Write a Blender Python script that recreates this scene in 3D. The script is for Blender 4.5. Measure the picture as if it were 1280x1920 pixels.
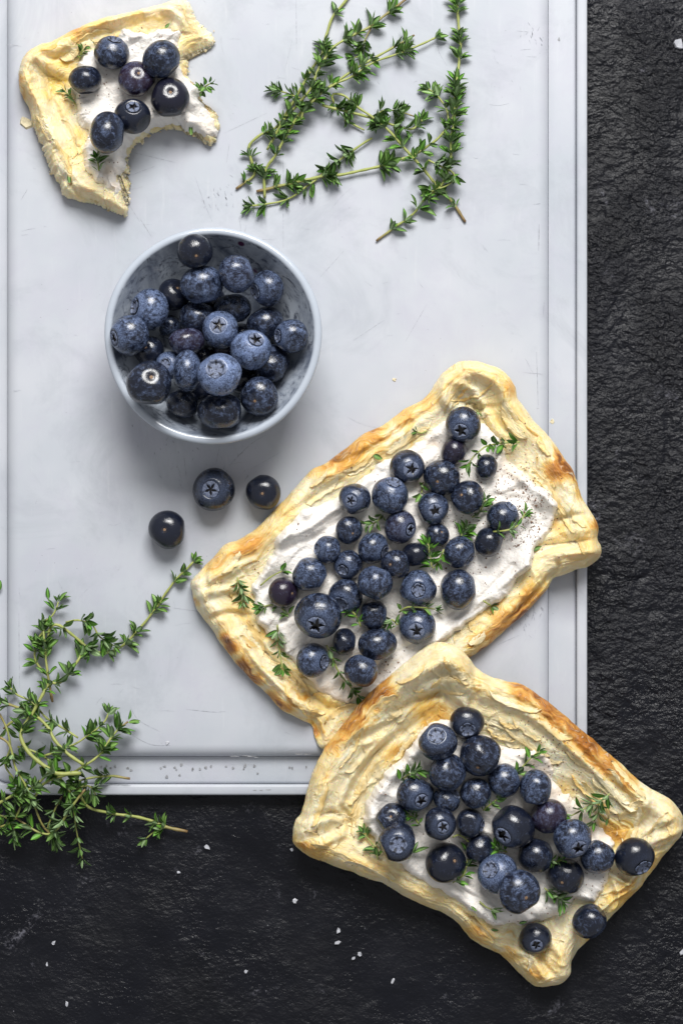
import bpy, math, random
import numpy as np
from mathutils import Vector, Matrix

for o in list(bpy.data.objects):
    bpy.data.objects.remove(o, do_unlink=True)
SC = bpy.context.scene
COL = SC.collection

# ------------------------------------------------------------------ scale
# one unit of the layout plan ("u") is 0.21 mm; z = 0 is the slate table
S = 0.00021
D = 4300.0                      # camera height above the slate, in u

# ------------------------------------------------------------------ camera
cam = bpy.data.cameras.new('camera')
cam.sensor_fit = 'VERTICAL'
cam.sensor_height = 24.0
cam.lens = 24.0 / (2 * 960.0 / D)
cam.clip_start = 0.02
cam.clip_end = 20.0
camo = bpy.data.objects.new('camera', cam)
COL.objects.link(camo)
camo.location = (0, 0, D * S)
cam.dof.use_dof = True
cam.dof.focus_distance = (D - 90) * S
cam.dof.aperture_fstop = 9.0
SC.camera = camo

# ------------------------------------------------------------------ light
w = bpy.data.worlds.new('World'); SC.world = w
w.use_nodes = True
bg = w.node_tree.nodes['Background']
bg.inputs[0].default_value = (0.98, 0.99, 1.02, 1)
bg.inputs[1].default_value = 0.28

def area(name, loc, target, size, power, col):
    l = bpy.data.lights.new(name, 'AREA')
    l.shape = 'RECTANGLE'; l.size, l.size_y = size
    l.energy = power; l.color = col
    o = bpy.data.objects.new(name, l); COL.objects.link(o)
    o.location = loc
    o.rotation_euler = (Vector(target) - Vector(loc)).to_track_quat('-Z', 'Y').to_euler()
    return o
area('window_light', (0.13, 1.20, 1.29), (0, 0.0, 0), (0.94, 0.72), 40.0, (1.0, 0.985, 0.96))

SC.view_settings.view_transform = 'Standard'
SC.view_settings.look = 'None'
SC.view_settings.exposure = 0.27
SC.view_settings.gamma = 1.0
SC.render.engine = 'CYCLES'
SC.cycles.max_bounces = 6; SC.cycles.diffuse_bounces = 3; SC.cycles.glossy_bounces = 2

# ------------------------------------------------------------------ helpers
rng = random.Random(7)
NR = np.random.RandomState(11)

def W(x, y, z=40.0):
    """plan position (photo-style x right, y down) of a point at height z -> u coordinates, y up"""
    k = (D - z) / D
    return np.array([(x - 640.0) * k, (960.0 - y) * k, z])

def kz(z): return (D - z) / D

def mesh(name, v, f, smooth=True):
    me = bpy.data.meshes.new(name)
    me.from_pydata((np.asarray(v, float) * S).tolist(), [], f)
    if smooth:
        me.polygons.foreach_set('use_smooth', [True] * len(me.polygons))
    me.update()
    return me

def obj(name, me, mat=None, parent=None, loc=None):
    o = bpy.data.objects.new(name, me)
    COL.objects.link(o)
    if mat is not None and me is not None and len(me.materials) == 0:
        for m in (mat if isinstance(mat, (list, tuple)) else [mat]):
            me.materials.append(m)
    if parent is not None: o.parent = parent
    if loc is not None: o.location = tuple(np.asarray(loc, float) * S)
    return o

def tag(o, label=None, cat=None, group=None, kind=None):
    if label: o['label'] = label
    if cat: o['category'] = cat
    if group: o['group'] = group
    if kind: o['kind'] = kind
    return o

def empty(name, loc):
    o = bpy.data.objects.new(name, None); COL.objects.link(o)
    o.empty_display_size = 0.01
    o.location = tuple(np.asarray(loc, float) * S)
    return o

def gridfaces(n, m, wrap=False):
    """faces of an n x m vertex grid (index i*m+j); wrap closes the i direction"""
    f = []
    for i in range(n if wrap else n - 1):
        i2 = (i + 1) % n
        for j in range(m - 1):
            f.append((i * m + j, i2 * m + j, i2 * m + j + 1, i * m + j + 1))
    return f

def vattr(me, name, vals):
    a = me.attributes.new(name, 'FLOAT_VECTOR', 'POINT')
    a.data.foreach_set('vector', np.asarray(vals, np.float32).ravel())

def attr(me, name, vals):
    a = me.attributes.new(name, 'FLOAT', 'POINT')
    a.data.foreach_set('value', np.asarray(vals, np.float32))

# -- numpy gradient noise
_R = np.random.RandomState(3)
_P = np.concatenate([_R.permutation(1024)] * 2).astype(np.int32)
_GA = _R.rand(1024) * 2 * np.pi
_GX, _GY = np.cos(_GA), np.sin(_GA)

def pn(x, y, seed=0):
    x = np.asarray(x, float); y = np.asarray(y, float)
    fx0 = np.floor(x); fy0 = np.floor(y)
    fx = x - fx0; fy = y - fy0
    ix = (fx0.astype(np.int32) + seed * 131) & 1023; iy = (fy0.astype(np.int32) + seed * 57) & 1023
    p0 = _P[ix]; p1 = _P[(ix + 1) & 1023]; iy1 = (iy + 1) & 1023
    def g(k, ax, ay): return _GX[k] * (fx - ax) + _GY[k] * (fy - ay)
    u = fx * fx * fx * (fx * (fx * 6 - 15) + 10); v = fy * fy * fy * (fy * (fy * 6 - 15) + 10)
    a = g(_P[p0 + iy], 0, 0); a = a + (g(_P[p1 + iy], 1, 0) - a) * u
    b = g(_P[p0 + iy1], 0, 1); b = b + (g(_P[p1 + iy1], 1, 1) - b) * u
    return (a + (b - a) * v) * 1.5

def fbm(x, y, oc=4, seed=0, gain=0.5):
    t = 0; a = 1.0; s = 1.0
    for k in range(oc):
        t = t + a * pn(x * s, y * s, seed + 17 * k); a *= gain; s *= 2.03
    return t

def ss(a, b, x):
    t = np.clip((x - a) / (b - a), 0, 1)
    return t * t * (3 - 2 * t)

def spline(pts, n, closed=False):
    """Catmull-Rom through pts, resampled to n points of even spacing"""
    P = np.asarray(pts, float)
    m = len(P); out = []
    rngm = m if closed else m - 1
    for i in range(rngm):
        if closed:
            a, b, c, d = P[(i - 1) % m], P[i], P[(i + 1) % m], P[(i + 2) % m]
        else:
            b, c = P[i], P[i + 1]
            a = P[i - 1] if i else 2 * b - c
            d = P[i + 2] if i + 2 < m else 2 * c - b
        for t in np.linspace(0, 1, 14, endpoint=False):
            out.append(0.5 * ((2 * b) + (c - a) * t + (2 * a - 5 * b + 4 * c - d) * t * t + (3 * b - a - 3 * c + d) * t ** 3))
    if not closed: out.append(P[-1])
    else: out.append(out[0])
    Q = np.array(out)
    L = np.concatenate([[0], np.cumsum(np.linalg.norm(np.diff(Q, axis=0), axis=1))])
    tt = np.linspace(0, L[-1], n, endpoint=not closed)
    return np.stack([np.interp(tt, L, Q[:, k]) for k in range(Q.shape[1])], 1)

def polydist(px, py, Q, closed=True):
    """distance of points to polyline Q and the arc position of the nearest point"""
    A = Q; B = np.roll(Q, -1, 0) if closed else Q[1:]
    if not closed: A = Q[:-1]
    seg = np.linalg.norm(B - A, axis=1)
    arc = np.concatenate([[0], np.cumsum(seg)])[:-1]
    px = np.asarray(px, float).ravel(); py = np.asarray(py, float).ravel()
    dist = np.empty(len(px)); ua = np.empty(len(px))
    dx = B[:, 0] - A[:, 0]; dy = B[:, 1] - A[:, 1]; l2 = np.maximum(dx * dx + dy * dy, 1e-9)
    if len(A) > 200:                                  # coarse search, then only the nearby segments
        step = 8; ci = np.arange(0, len(A), step); off = np.arange(-step - 2, step + 3)
        for s in range(0, len(px), 20000):
            x = px[s:s + 20000, None]; y = py[s:s + 20000, None]
            k0 = ci[((x - A[ci, 0]) ** 2 + (y - A[ci, 1]) ** 2).argmin(1)]
            kk = (k0[:, None] + off) % len(A) if closed else np.clip(k0[:, None] + off, 0, len(A) - 1)
            ax, ay, bx, by = A[kk, 0], A[kk, 1], dx[kk], dy[kk]
            t = np.clip(((x - ax) * bx + (y - ay) * by) / l2[kk], 0, 1)
            d2 = (x - ax - t * bx) ** 2 + (y - ay - t * by) ** 2
            j = d2.argmin(1); r = np.arange(len(j)); k = kk[r, j]
            dist[s:s + 20000] = np.sqrt(d2[r, j]); ua[s:s + 20000] = arc[k] + t[r, j] * seg[k]
        return dist, ua
    ch = max(1, int(4e6 / len(A)))
    for s in range(0, len(px), ch):
        x = px[s:s + ch, None]; y = py[s:s + ch, None]
        t = np.clip(((x - A[:, 0]) * dx + (y - A[:, 1]) * dy) / l2, 0, 1)
        d2 = (x - A[:, 0] - t * dx) ** 2 + (y - A[:, 1] - t * dy) ** 2
        k = d2.argmin(1); r = np.arange(len(k))
        dist[s:s + ch] = np.sqrt(d2[r, k]); ua[s:s + ch] = arc[k] + t[r, k] * seg[k]
    return dist, ua

def inside(px, py, Q):
    px = np.asarray(px, float).ravel(); py = np.asarray(py, float).ravel()
    c = np.zeros(len(px), bool)
    if len(px) < 400:
        x0, y0 = Q[:, 0], Q[:, 1]; x1, y1 = np.roll(x0, -1), np.roll(y0, -1)
        X, Y = px[:, None], py[:, None]
        dy = np.where(y1 == y0, 1e-9, y1 - y0)
        return (((y0 > Y) != (y1 > Y)) & (X < (x1 - x0) * (Y - y0) / dy + x0)).sum(1) % 2 == 1
    x0, y0 = Q[:, 0], Q[:, 1]; x1, y1 = np.roll(x0, -1), np.roll(y0, -1)
    for i in range(len(Q)):
        if y0[i] == y1[i]: continue
        m = ((y0[i] > py) != (y1[i] > py)) & (px < (x1[i] - x0[i]) * (py - y0[i]) / (y1[i] - y0[i]) + x0[i])
        c ^= m
    return c

# ------------------------------------------------------------------ materials
class NT:
    def __init__(s, name):
        s.m = bpy.data.materials.new(name); s.m.use_nodes = True
        s.t = s.m.node_tree; s.b = s.t.nodes['Principled BSDF']
    def n(s, typ, **kw):
        nd = s.t.nodes.new(typ)
        for k, v in kw.items():
            if k.startswith('i_'): s.set(nd.inputs[k[2:].replace('_', ' ')], v)
            else: setattr(nd, k, v)
        return nd
    def set(s, sock, v):
        if hasattr(v, 'is_output') or isinstance(v, bpy.types.NodeSocket): s.t.links.new(v, sock)
        else: sock.default_value = v
    def p(s, **kw):
        for k, v in kw.items(): s.set(s.b.inputs[k.replace('_', ' ')], v)
    def obj(s): return s.n('ShaderNodeTexCoord').outputs['Object']
    def mapped(s, vec, scale=(1, 1, 1), rot=(0, 0, 0), loc=(0, 0, 0)):
        return s.n('ShaderNodeMapping', i_Vector=vec, i_Scale=scale, i_Rotation=rot, i_Location=loc).outputs[0]
    def noise(s, vec, scale, detail=4.0, rough=0.55, dist=0.0):
        return s.n('ShaderNodeTexNoise', i_Vector=vec, i_Scale=scale, i_Detail=detail, i_Roughness=rough, i_Distortion=dist).outputs['Fac']
    def vor(s, vec, scale, feature='F1', out='Distance'):
        return s.n('ShaderNodeTexVoronoi', feature=feature, i_Vector=vec, i_Scale=scale).outputs[out]
    def ramp(s, fac, stops, interp='LINEAR'):
        r = s.n('ShaderNodeValToRGB'); s.set(r.inputs[0], fac)
        e = r.color_ramp.elements; r.color_ramp.interpolation = interp
        while len(e) < len(stops): e.new(0.5)
        for k, (p, c) in enumerate(stops):
            e[k].position = p
            e[k].color = (c, c, c, 1) if isinstance(c, (int, float)) else (*c, 1)
        return r.outputs[0]
    def mix(s, fac, a, b, mode='MIX'):
        n = s.n('ShaderNodeMix', data_type='RGBA', blend_type=mode)
        s.set(n.inputs[0], fac)
        for sock, v in ((n.inputs[6], a), (n.inputs[7], b)):
            s.set(sock, (*v, 1) if isinstance(v, tuple) and len(v) == 3 else v)
        return n.outputs[2]
    def math(s, op, a, b=0.0, clamp=False):
        n = s.n('ShaderNodeMath', operation=op, use_clamp=clamp)
        s.set(n.inputs[0], a); s.set(n.inputs[1], b)
        return n.outputs[0]
    def attr(s, name): return s.n('ShaderNodeAttribute', attribute_name=name).outputs['Fac']
    def bump(s, h, strength=0.3, dist=0.001, normal=None):
        b = s.n('ShaderNodeBump', i_Height=h, i_Strength=strength, i_Distance=dist)
        if normal is not None: s.set(b.inputs['Normal'], normal)
        return b.outputs[0]

def mat_board():
    t = NT('board_plastic'); o = t.obj()
    n1 = t.noise(o, 13, 4, 0.6); n2 = t.noise(o, 42, 5, 0.68, 0.4)
    n4 = t.noise(t.mapped(o, (1, 1, 1), (0, 0, .5), (3, 1, 0)), 24, 6, 0.74, 0.8)
    n5 = t.noise(t.mapped(o, (90, 7, 1), (0, 0, .25)), 5, 4, 0.7)
    c = t.mix(t.ramp(n1, [(0.36, 0.0), (0.66, 1.0)]), (0.425, 0.455, 0.500), (0.515, 0.532, 0.575))
    c = t.mix(t.ramp(n2, [(0.46, 0.0), (0.76, 0.55)]), c, (0.430, 0.423, 0.500))
    c = t.mix(t.ramp(n4, [(0.50, 0.0), (0.74, 0.62)]), c, (0.335, 0.358, 0.398))
    c = t.mix(t.ramp(n5, [(0.60, 0.0), (0.78, 0.30)]), c, (0.60, 0.61, 0.63))
    spk = t.math('MULTIPLY', t.ramp(t.vor(o, 300), [(0.03, 1.0), (0.07, 0.0)]), t.ramp(n2, [(0.52, 0.0), (0.60, 0.7)]))
    c = t.mix(spk, c, (0.20, 0.20, 0.23))
    t.p(Base_Color=c, Roughness=t.ramp(n2, [(0.3, 0.36), (0.7, 0.54)]))
    t.b.inputs['Specular IOR Level'].default_value = 0.4
    return t.m

def mat_flat(name, col, rough=0.5, var=0.25, scale=400, bump=0.0, spec=0.5):
    t = NT(name); o = t.obj(); n = t.noise(o, scale, 4)
    d = tuple(c * (1 - var) for c in col); e = tuple(min(1, c * (1 + var)) for c in col)
    t.p(Base_Color=t.mix(t.ramp(n, [(0.3, 0.0), (0.7, 1.0)]), d, e), Roughness=rough)
    t.b.inputs['Specular IOR Level'].default_value = spec
    if bump: t.p(Normal=t.bump(n, bump, 0.0005))
    return t.m

def mat_slate():
    t = NT('slate'); o = t.obj()
    n1 = t.noise(o, 22, 6, 0.6); n2 = t.noise(t.mapped(o, (0.92, 1.1, 1), (0, 0, .35)), 300, 4, 0.6, 0.2); n3 = t.noise(o, 800, 3, 0.6)
    c = t.mix(t.ramp(n1, [(0.3, 0.0), (0.75, 1.0)]), (0.0028, 0.0032, 0.0054), (0.0072, 0.0079, 0.0124))
    dust = t.math('MULTIPLY', t.ramp(t.noise(o, 55, 7, 0.75, 0.6), [(0.60, 0.0), (0.72, 1.0)]), t.ramp(n3, [(0.45, 0.0), (0.65, 1.0)]))
    c = t.mix(t.math('MULTIPLY', dust, 0.8), c, (0.16, 0.16, 0.19))
    fl = t.math('MULTIPLY', t.ramp(t.vor(o, 420), [(0.06, 1.0), (0.12, 0.0)]), t.ramp(t.noise(o, 90, 3), [(0.6, 0.0), (0.66, 1.0)]))
    c = t.mix(t.math('MULTIPLY', fl, 0.6), c, (0.25, 0.25, 0.28))
    r = t.ramp(t.noise(o, 34, 4, 0.6), [(0.35, 0.24), (0.65, 0.50)])
    wet = t.attr('grain')
    vv = t.vor(t.mapped(o, (1, 1.5, 1)), 520, 'SMOOTH_F1')
    b1 = t.bump(t.math('MULTIPLY', t.math('ADD', n2, t.math('MULTIPLY', vv, -0.22)), wet), 0.85, 0.0023)
    b2 = t.bump(n3, 0.5, 0.0006, b1)
    t.p(Base_Color=c, Roughness=r, Normal=b2)
    t.b.inputs['Specular IOR Level'].default_value = 0.27
    return t.m

def mat_bowl():
    t = NT('glazed_stoneware'); o = t.obj()
    m = t.mapped(o, (1, 1, 0.7), (0.3, 0.2, 0.5))
    n1 = t.noise(m, 55, 6, 0.62, 1.2); n2 = t.noise(t.mapped(o, (1, 1, 2.2), (0.5, 0.1, 0.9)), 120, 5, 0.7, 1.6)
    ins = t.attr('inside')
    c = t.mix(t.ramp(n1, [(0.40, 0.0), (0.66, 1.0)]), (0.43, 0.475, 0.54), (0.13, 0.155, 0.21))
    c = t.mix(t.ramp(n2, [(0.52, 0.0), (0.63, 0.85)]), c, (0.055, 0.065, 0.095))
    c2 = t.mix(t.ramp(n1, [(0.35, 0.0), (0.7, 0.6)]), (0.45, 0.495, 0.56), (0.38, 0.425, 0.50))
    c = t.mix(ins, c2, c)
    sp = t.math('MULTIPLY', t.ramp(t.vor(o, 95), [(0.10, 1.0), (0.16, 0.0)]), t.ramp(t.noise(o, 30, 2), [(0.57, 0.0), (0.62, 1.0)]))
    c = t.mix(t.math('MULTIPLY', sp, ins), c, (0.07, 0.02, 0.06))
    t.p(Base_Color=c, Roughness=0.2, Normal=t.bump(t.noise(o, 60, 3), 0.12, 0.001))
    t.b.inputs['Coat Weight'].default_value = 0.3
    t.b.inputs['Coat Roughness'].default_value = 0.08
    return t.m

def mat_berry():
    t = NT('blueberry_skin')
    oi = t.n('ShaderNodeObjectInfo')
    sep = t.n('ShaderNodeSeparateColor', i_Color=oi.outputs['Color'])
    bloom, purple = sep.outputs[0], sep.outputs[1]
    off = t.n('ShaderNodeCombineXYZ', i_X=t.math('MULTIPLY', oi.outputs['Random'], 37.0), i_Y=t.math('MULTIPLY', oi.outputs['Random'], 91.0)).outputs[0]
    vec = t.n('ShaderNodeVectorMath', operation='ADD')
    t.set(vec.inputs[0], t.obj()); t.set(vec.inputs[1], off); v = vec.outputs[0]
    big = t.noise(v, 150, 5, 0.62, 0.7)
    fine = t.noise(v, 900, 4, 0.7)
    stre = t.noise(t.mapped(v, (4.0, 0.6, 1.0), (0.4, 0.7, 0.2)), 240, 3, 0.65, 0.8)
    wipe = t.noise(v, 260, 3, 0.5, 1.5)
    th = t.math('SUBTRACT', 0.74, t.math('MULTIPLY', bloom, 0.44))
    a = t.math('ADD', t.math('MULTIPLY', big, 0.95), t.math('MULTIPLY', t.math('SUBTRACT', fine, 0.5), 0.32))
    a = t.math('ADD', a, t.math('MULTIPLY', t.math('SUBTRACT', stre, 0.5), 0.55))
    k = t.math('DIVIDE', t.math('SUBTRACT', a, t.math('SUBTRACT', th, 0.10)), 0.40, True)
    k = t.math('MULTIPLY', k, t.math('SUBTRACT', 1.0, t.math('MULTIPLY', t.ramp(wipe, [(0.52, 0.0), (0.64, 1.0)]), 0.80)))
    crown = t.attr('crown')
    k = t.math('MAXIMUM', k, t.math('MULTIPLY', t.math('MULTIPLY', t.ramp(crown, [(0.0, 0.0), (0.6, 1.0)]), t.ramp(fine, [(0.35, 0.25), (0.6, 1.0)])), t.math('MULTIPLY', bloom, 0.9)))
    dark = t.mix(purple, (0.0070, 0.0095, 0.0200), (0.022, 0.011, 0.026))
    blm = t.mix(t.ramp(fine, [(0.3, 0.0), (0.7, 1.0)]), (0.072, 0.112, 0.250), (0.285, 0.375, 0.600))
    blm = t.mix(t.math('MULTIPLY', purple, 0.6), blm, (0.095, 0.080, 0.150))
    c = t.mix(t.math('MULTIPLY', k, t.math('ADD', 0.35, t.math('MULTIPLY', bloom, 0.75)), True), dark, blm)
    c = t.mix(t.attr('pit'), c, (0.006, 0.005, 0.006))
    t.p(Base_Color=c, Roughness=t.math('ADD', 0.20, t.math('MULTIPLY', k, 0.18)),
        Normal=t.bump(t.math('ADD', big, t.math('MULTIPLY', fine, 0.25)), 0.22, 0.0007))
    t.b.inputs['Specular IOR Level'].default_value = 0.62
    return t.m

def mat_calyx():
    t = NT('calyx'); o = t.obj()
    oi = t.n('ShaderNodeObjectInfo')
    n = t.noise(o, 700, 4, 0.6)
    c = t.mix(t.ramp(n, [(0.35, 0.0), (0.7, 1.0)]), (0.050, 0.066, 0.115), (0.24, 0.28, 0.40))
    c = t.mix(t.attr('tip'), c, (0.008, 0.008, 0.011))
    t.p(Base_Color=c, Roughness=0.6)
    return t.m

def mat_pastry(name='puff_pastry', sss=0.5):
    t = NT(name); o = t.obj()
    toast = t.attr('toast'); yel = t.attr('butter')
    fl = t.n('ShaderNodeAttribute', attribute_name='flow').outputs['Vector']     # along / across the border, warped
    s1 = t.noise(t.mapped(fl, (0.012, 0.16, 1)), 1.0, 3, 0.6, 0.35)              # broad leaves of dough
    s2 = t.noise(t.mapped(fl, (0.030, 0.55, 1), (0, 0, 0.03)), 1.0, 3, 0.65, 0.5)  # fine sheet edges
    n1 = t.noise(o, 190, 5, 0.65, 0.5); n2 = t.noise(o, 700, 3, 0.7)
    k = t.math('ADD', toast, t.math('MULTIPLY', t.math('SUBTRACT', s1, 0.5), 0.42))
    k = t.math('ADD', k, t.math('MULTIPLY', t.math('SUBTRACT', n1, 0.5), 0.26))
    k = t.math('ADD', k, t.math('MULTIPLY', t.math('SUBTRACT', s2, 0.5), 0.30), True)
    c = t.ramp(k, [(0.0, (0.930, 0.850, 0.640)), (0.20, (0.910, 0.775, 0.470)), (0.40, (0.855, 0.610, 0.230)),
                   (0.60, (0.710, 0.360, 0.075)), (0.80, (0.450, 0.175, 0.028)), (1.0, (0.200, 0.068, 0.012))])
    c = t.mix(t.math('MULTIPLY', yel, t.ramp(s1, [(0.35, 0.6), (0.6, 1.0)])), c, (0.880, 0.590, 0.100))
    c = t.mix(t.ramp(s2, [(0.56, 0.0), (0.70, 0.55)]), c, (0.910, 0.840, 0.640))
    h = t.math('ADD', t.math('MULTIPLY', s1, 1.2), t.math('MULTIPLY', s2, 1.5))
    h = t.math('ADD', h, t.math('ADD', t.math('MULTIPLY', n1, 0.7), t.math('MULTIPLY', n2, 0.4)))
    t.p(Base_Color=c, Roughness=t.ramp(n1, [(0.3, 0.32), (0.7, 0.52)]), Normal=t.bump(h, 0.6, 0.0012), Subsurface_Weight=sss,
        Subsurface_Radius=(1.0, 0.58, 0.22), Subsurface_Scale=0.0026)
    t.b.inputs['Specular IOR Level'].default_value = 0.4
    return t.m

def mat_cream():
    t = NT('whipped_cream'); o = t.obj()
    n1 = t.noise(o, 240, 5, 0.6); n2 = t.noise(o, 900, 4, 0.65); n3 = t.noise(o, 70, 4, 0.6)
    thin = t.attr('thin')
    c = t.mix(t.ramp(n3, [(0.35, 0.0), (0.7, 1.0)]), (0.815, 0.770, 0.715), (0.850, 0.818, 0.775))
    c = t.mix(thin, c, t.mix(n1, (0.78, 0.66, 0.52), (0.80, 0.70, 0.60)))
    h = t.math('ADD', n1, t.math('MULTIPLY', n2, 0.4))
    t.p(Base_Color=c, Roughness=0.5, Normal=t.bump(h, 0.75, 0.0012), Subsurface_Weight=0.15,
        Subsurface_Radius=(1.0, 0.8, 0.65), Subsurface_Scale=0.0012)
    return t.m

def mat_leaf(name, a, b, rough=0.5):
    t = NT(name); o = t.obj(); oi = t.n('ShaderNodeObjectInfo')
    c = t.mix(oi.outputs['Random'], a, b)
    c = t.mix(t.ramp(t.noise(o, 500, 3), [(0.35, 0.0), (0.7, 0.5)]), c, tuple(x * 0.55 for x in a))
    v = t.attr('vein')
    c = t.mix(t.math('MULTIPLY', v, 0.55), c, tuple(min(1, x * 2.2 + 0.03) for x in b))
    t.p(Base_Color=c, Roughness=rough, Normal=t.bump(t.noise(o, 1400, 2), 0.2, 0.0003))
    t.b.inputs['Specular IOR Level'].default_value = 0.4
    return t.m

def mat_stem():
    t = NT('thyme_stem'); o = t.obj()
    n = t.noise(o, 500, 4)
    g = t.mix(n, (0.20, 0.25, 0.045), (0.42, 0.44, 0.14))
    b = t.mix(n, (0.13, 0.075, 0.03), (0.30, 0.19, 0.085))
    t.p(Base_Color=t.mix(t.attr('age'), g, b), Roughness=0.5, Normal=t.bump(n, 0.25, 0.0004))
    return t.m

M = dict(board=mat_board(), slate=mat_slate(), bowl=mat_bowl(), berry=mat_berry(), calyx=mat_calyx(),
         pastry=mat_pastry(), flake=mat_pastry('pastry_flake', 0.0), cream=mat_cream(), stem=mat_stem(),
         leaf=mat_leaf('thyme_leaf', (0.036, 0.090, 0.022), (0.140, 0.260, 0.056), 0.36),
         under=mat_leaf('thyme_leaf_underside', (0.120, 0.200, 0.085), (0.210, 0.310, 0.140), 0.6),
         young=mat_leaf('young_thyme_leaf', (0.040, 0.130, 0.016), (0.110, 0.270, 0.030), 0.42),
         scratch=mat_flat('scratch', (0.34, 0.355, 0.40), 0.6, 0.4, 900),
         spot=mat_flat('grime', (0.26, 0.265, 0.28), 0.6, 0.4, 600),
         scar=mat_flat('stem_scar', (0.030, 0.022, 0.022), 0.85, 0.5, 1500),
         pit=mat_flat('scar_pit', (0.22, 0.135, 0.075), 0.7, 0.3, 900),
         salt=mat_flat('salt', (0.45, 0.46, 0.50), 0.25, 0.12, 800, 0.3),
         spice=mat_flat('ground_spice', (0.20, 0.105, 0.06), 0.7, 0.5, 2000),
         crumb=mat_flat('crumb', (0.70, 0.62, 0.42), 0.6, 0.2, 700, 0.4))

# ================================================================== THE SETTING
def build_slate():
    x0, x1, y0, y1, st = -820, 820, -1140, 1140, 5.0
    xs = np.arange(x0, x1 + st, st); ys = np.arange(y0, y1 + st, st)
    X, Y = np.meshgrid(xs, ys, indexing='ij'); x = X.ravel(); y = Y.ravel()
    px = x + 640; py = 960 - y                       # plan coordinates
    z = 3.0 * fbm(x / 260, y / 260, 3, 3) + 1.4 * fbm(x / 60, y / 60, 3, 5)
    rough = 0.40 + 0.9 * ss(980, 1120, px) * (1 - 0.6 * ss(1000, 1500, py))
    z += rough * (1.5 * fbm(x / 16, y / 12, 2, 8))
    # cleft lines of the stone
    for pts, wd, dp in (
        ([(1250, 560), (1252, 760), (1246, 900), (1230, 1010), (1222, 1085)], 5, 5),
        ([(1100, 1092), (1130, 1080), (1150, 1096), (1166, 1150)], 6, 6),
        ([(1166, 1098), (1200, 1086), (1222, 1085), (1222, 1150)], 5, 5),
        ([(1105, 1210), (1125, 1290), (1140, 1360), (1150, 1420), (1152, 1480)], 5, 5),
        ([(1190, 1260), (1196, 1330), (1230, 1420)], 4, 3),
        ([(465, 1500), (482, 1560), (488, 1640), (484, 1700)], 4, 3),
        ([(352, 1560), (356, 1680), (380, 1710), (400, 1750)], 4, 3),
        ([(240, 1620), (228, 1760), (200, 1880)], 6, 3),
        ([(366, 1800), (368, 1920)], 4, 3),
        ([(1200, 1680), (1250, 1760), (1240, 1860)], 5, 4),
        ([(1170, 0), (1178, 120), (1190, 230)], 7, 4)):
        Q = spline([W(a, b, 0)[:2] for a, b in pts], 60)
        Q = Q + 4 * np.stack([pn(np.arange(60) / 4, np.zeros(60), 2), pn(np.arange(60) / 4, np.zeros(60), 9)], 1)
        near = (x > Q[:, 0].min() - 30) & (x < Q[:, 0].max() + 30) & (y > Q[:, 1].min() - 30) & (y < Q[:, 1].max() + 30)
        d, _ = polydist(x[near], y[near], Q, False)
        z[near] -= (1.0 if Q[:, 0].mean() > 550 else .45) * (0.55 + .6 * pn(_ / 60, _ * 0, 5)) * dp * np.exp(-(d / wd) ** 2) 
    z -= 8.0
    n, m = len(xs), len(ys)
    me = mesh('slate_tabletop', np.stack([x, y, z], 1), gridfaces(n, m))
    attr(me, 'grain', rough / 1.25 * (0.6 + .7 * ss(-.35, .4, fbm(x / 110, y / 160, 3, 14))))
    o = obj('tabletop', me, M['slate'])
    tag(o, 'dark rough slate tabletop under everything', None, None, 'structure')
build_slate()

# ------------------------------------------------------------------ white board
ZB = 40.0
def rect_ring(x0, x1, y0, y1, r, z, n=6):
    pts = []
    for cx, cy, a0 in ((x1 - r, y1 - r, 0), (x0 + r, y1 - r, 90), (x0 + r, y0 + r, 180), (x1 - r, y0 + r, 270)):
        for k in range(n):
            a = math.radians(a0 + 90 * k / (n - 1))
            pts.append((cx + r * math.cos(a), cy + r * math.sin(a), z))
    return pts

def loft(rings, cap_first=False, cap_last=False):
    v = [p for r in rings for p in r]; n = len(rings[0]); f = []
    for i in range(len(rings) - 1):
        for j in range(n):
            k = (j + 1) % n
            f.append((i * n + j, i * n + k, (i + 1) * n + k, (i + 1) * n + j))
    if cap_first: f.append(tuple(range(n - 1, -1, -1)))
    if cap_last: f.append(tuple((len(rings) - 1) * n + j for j in range(n)))
    return v, f

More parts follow.
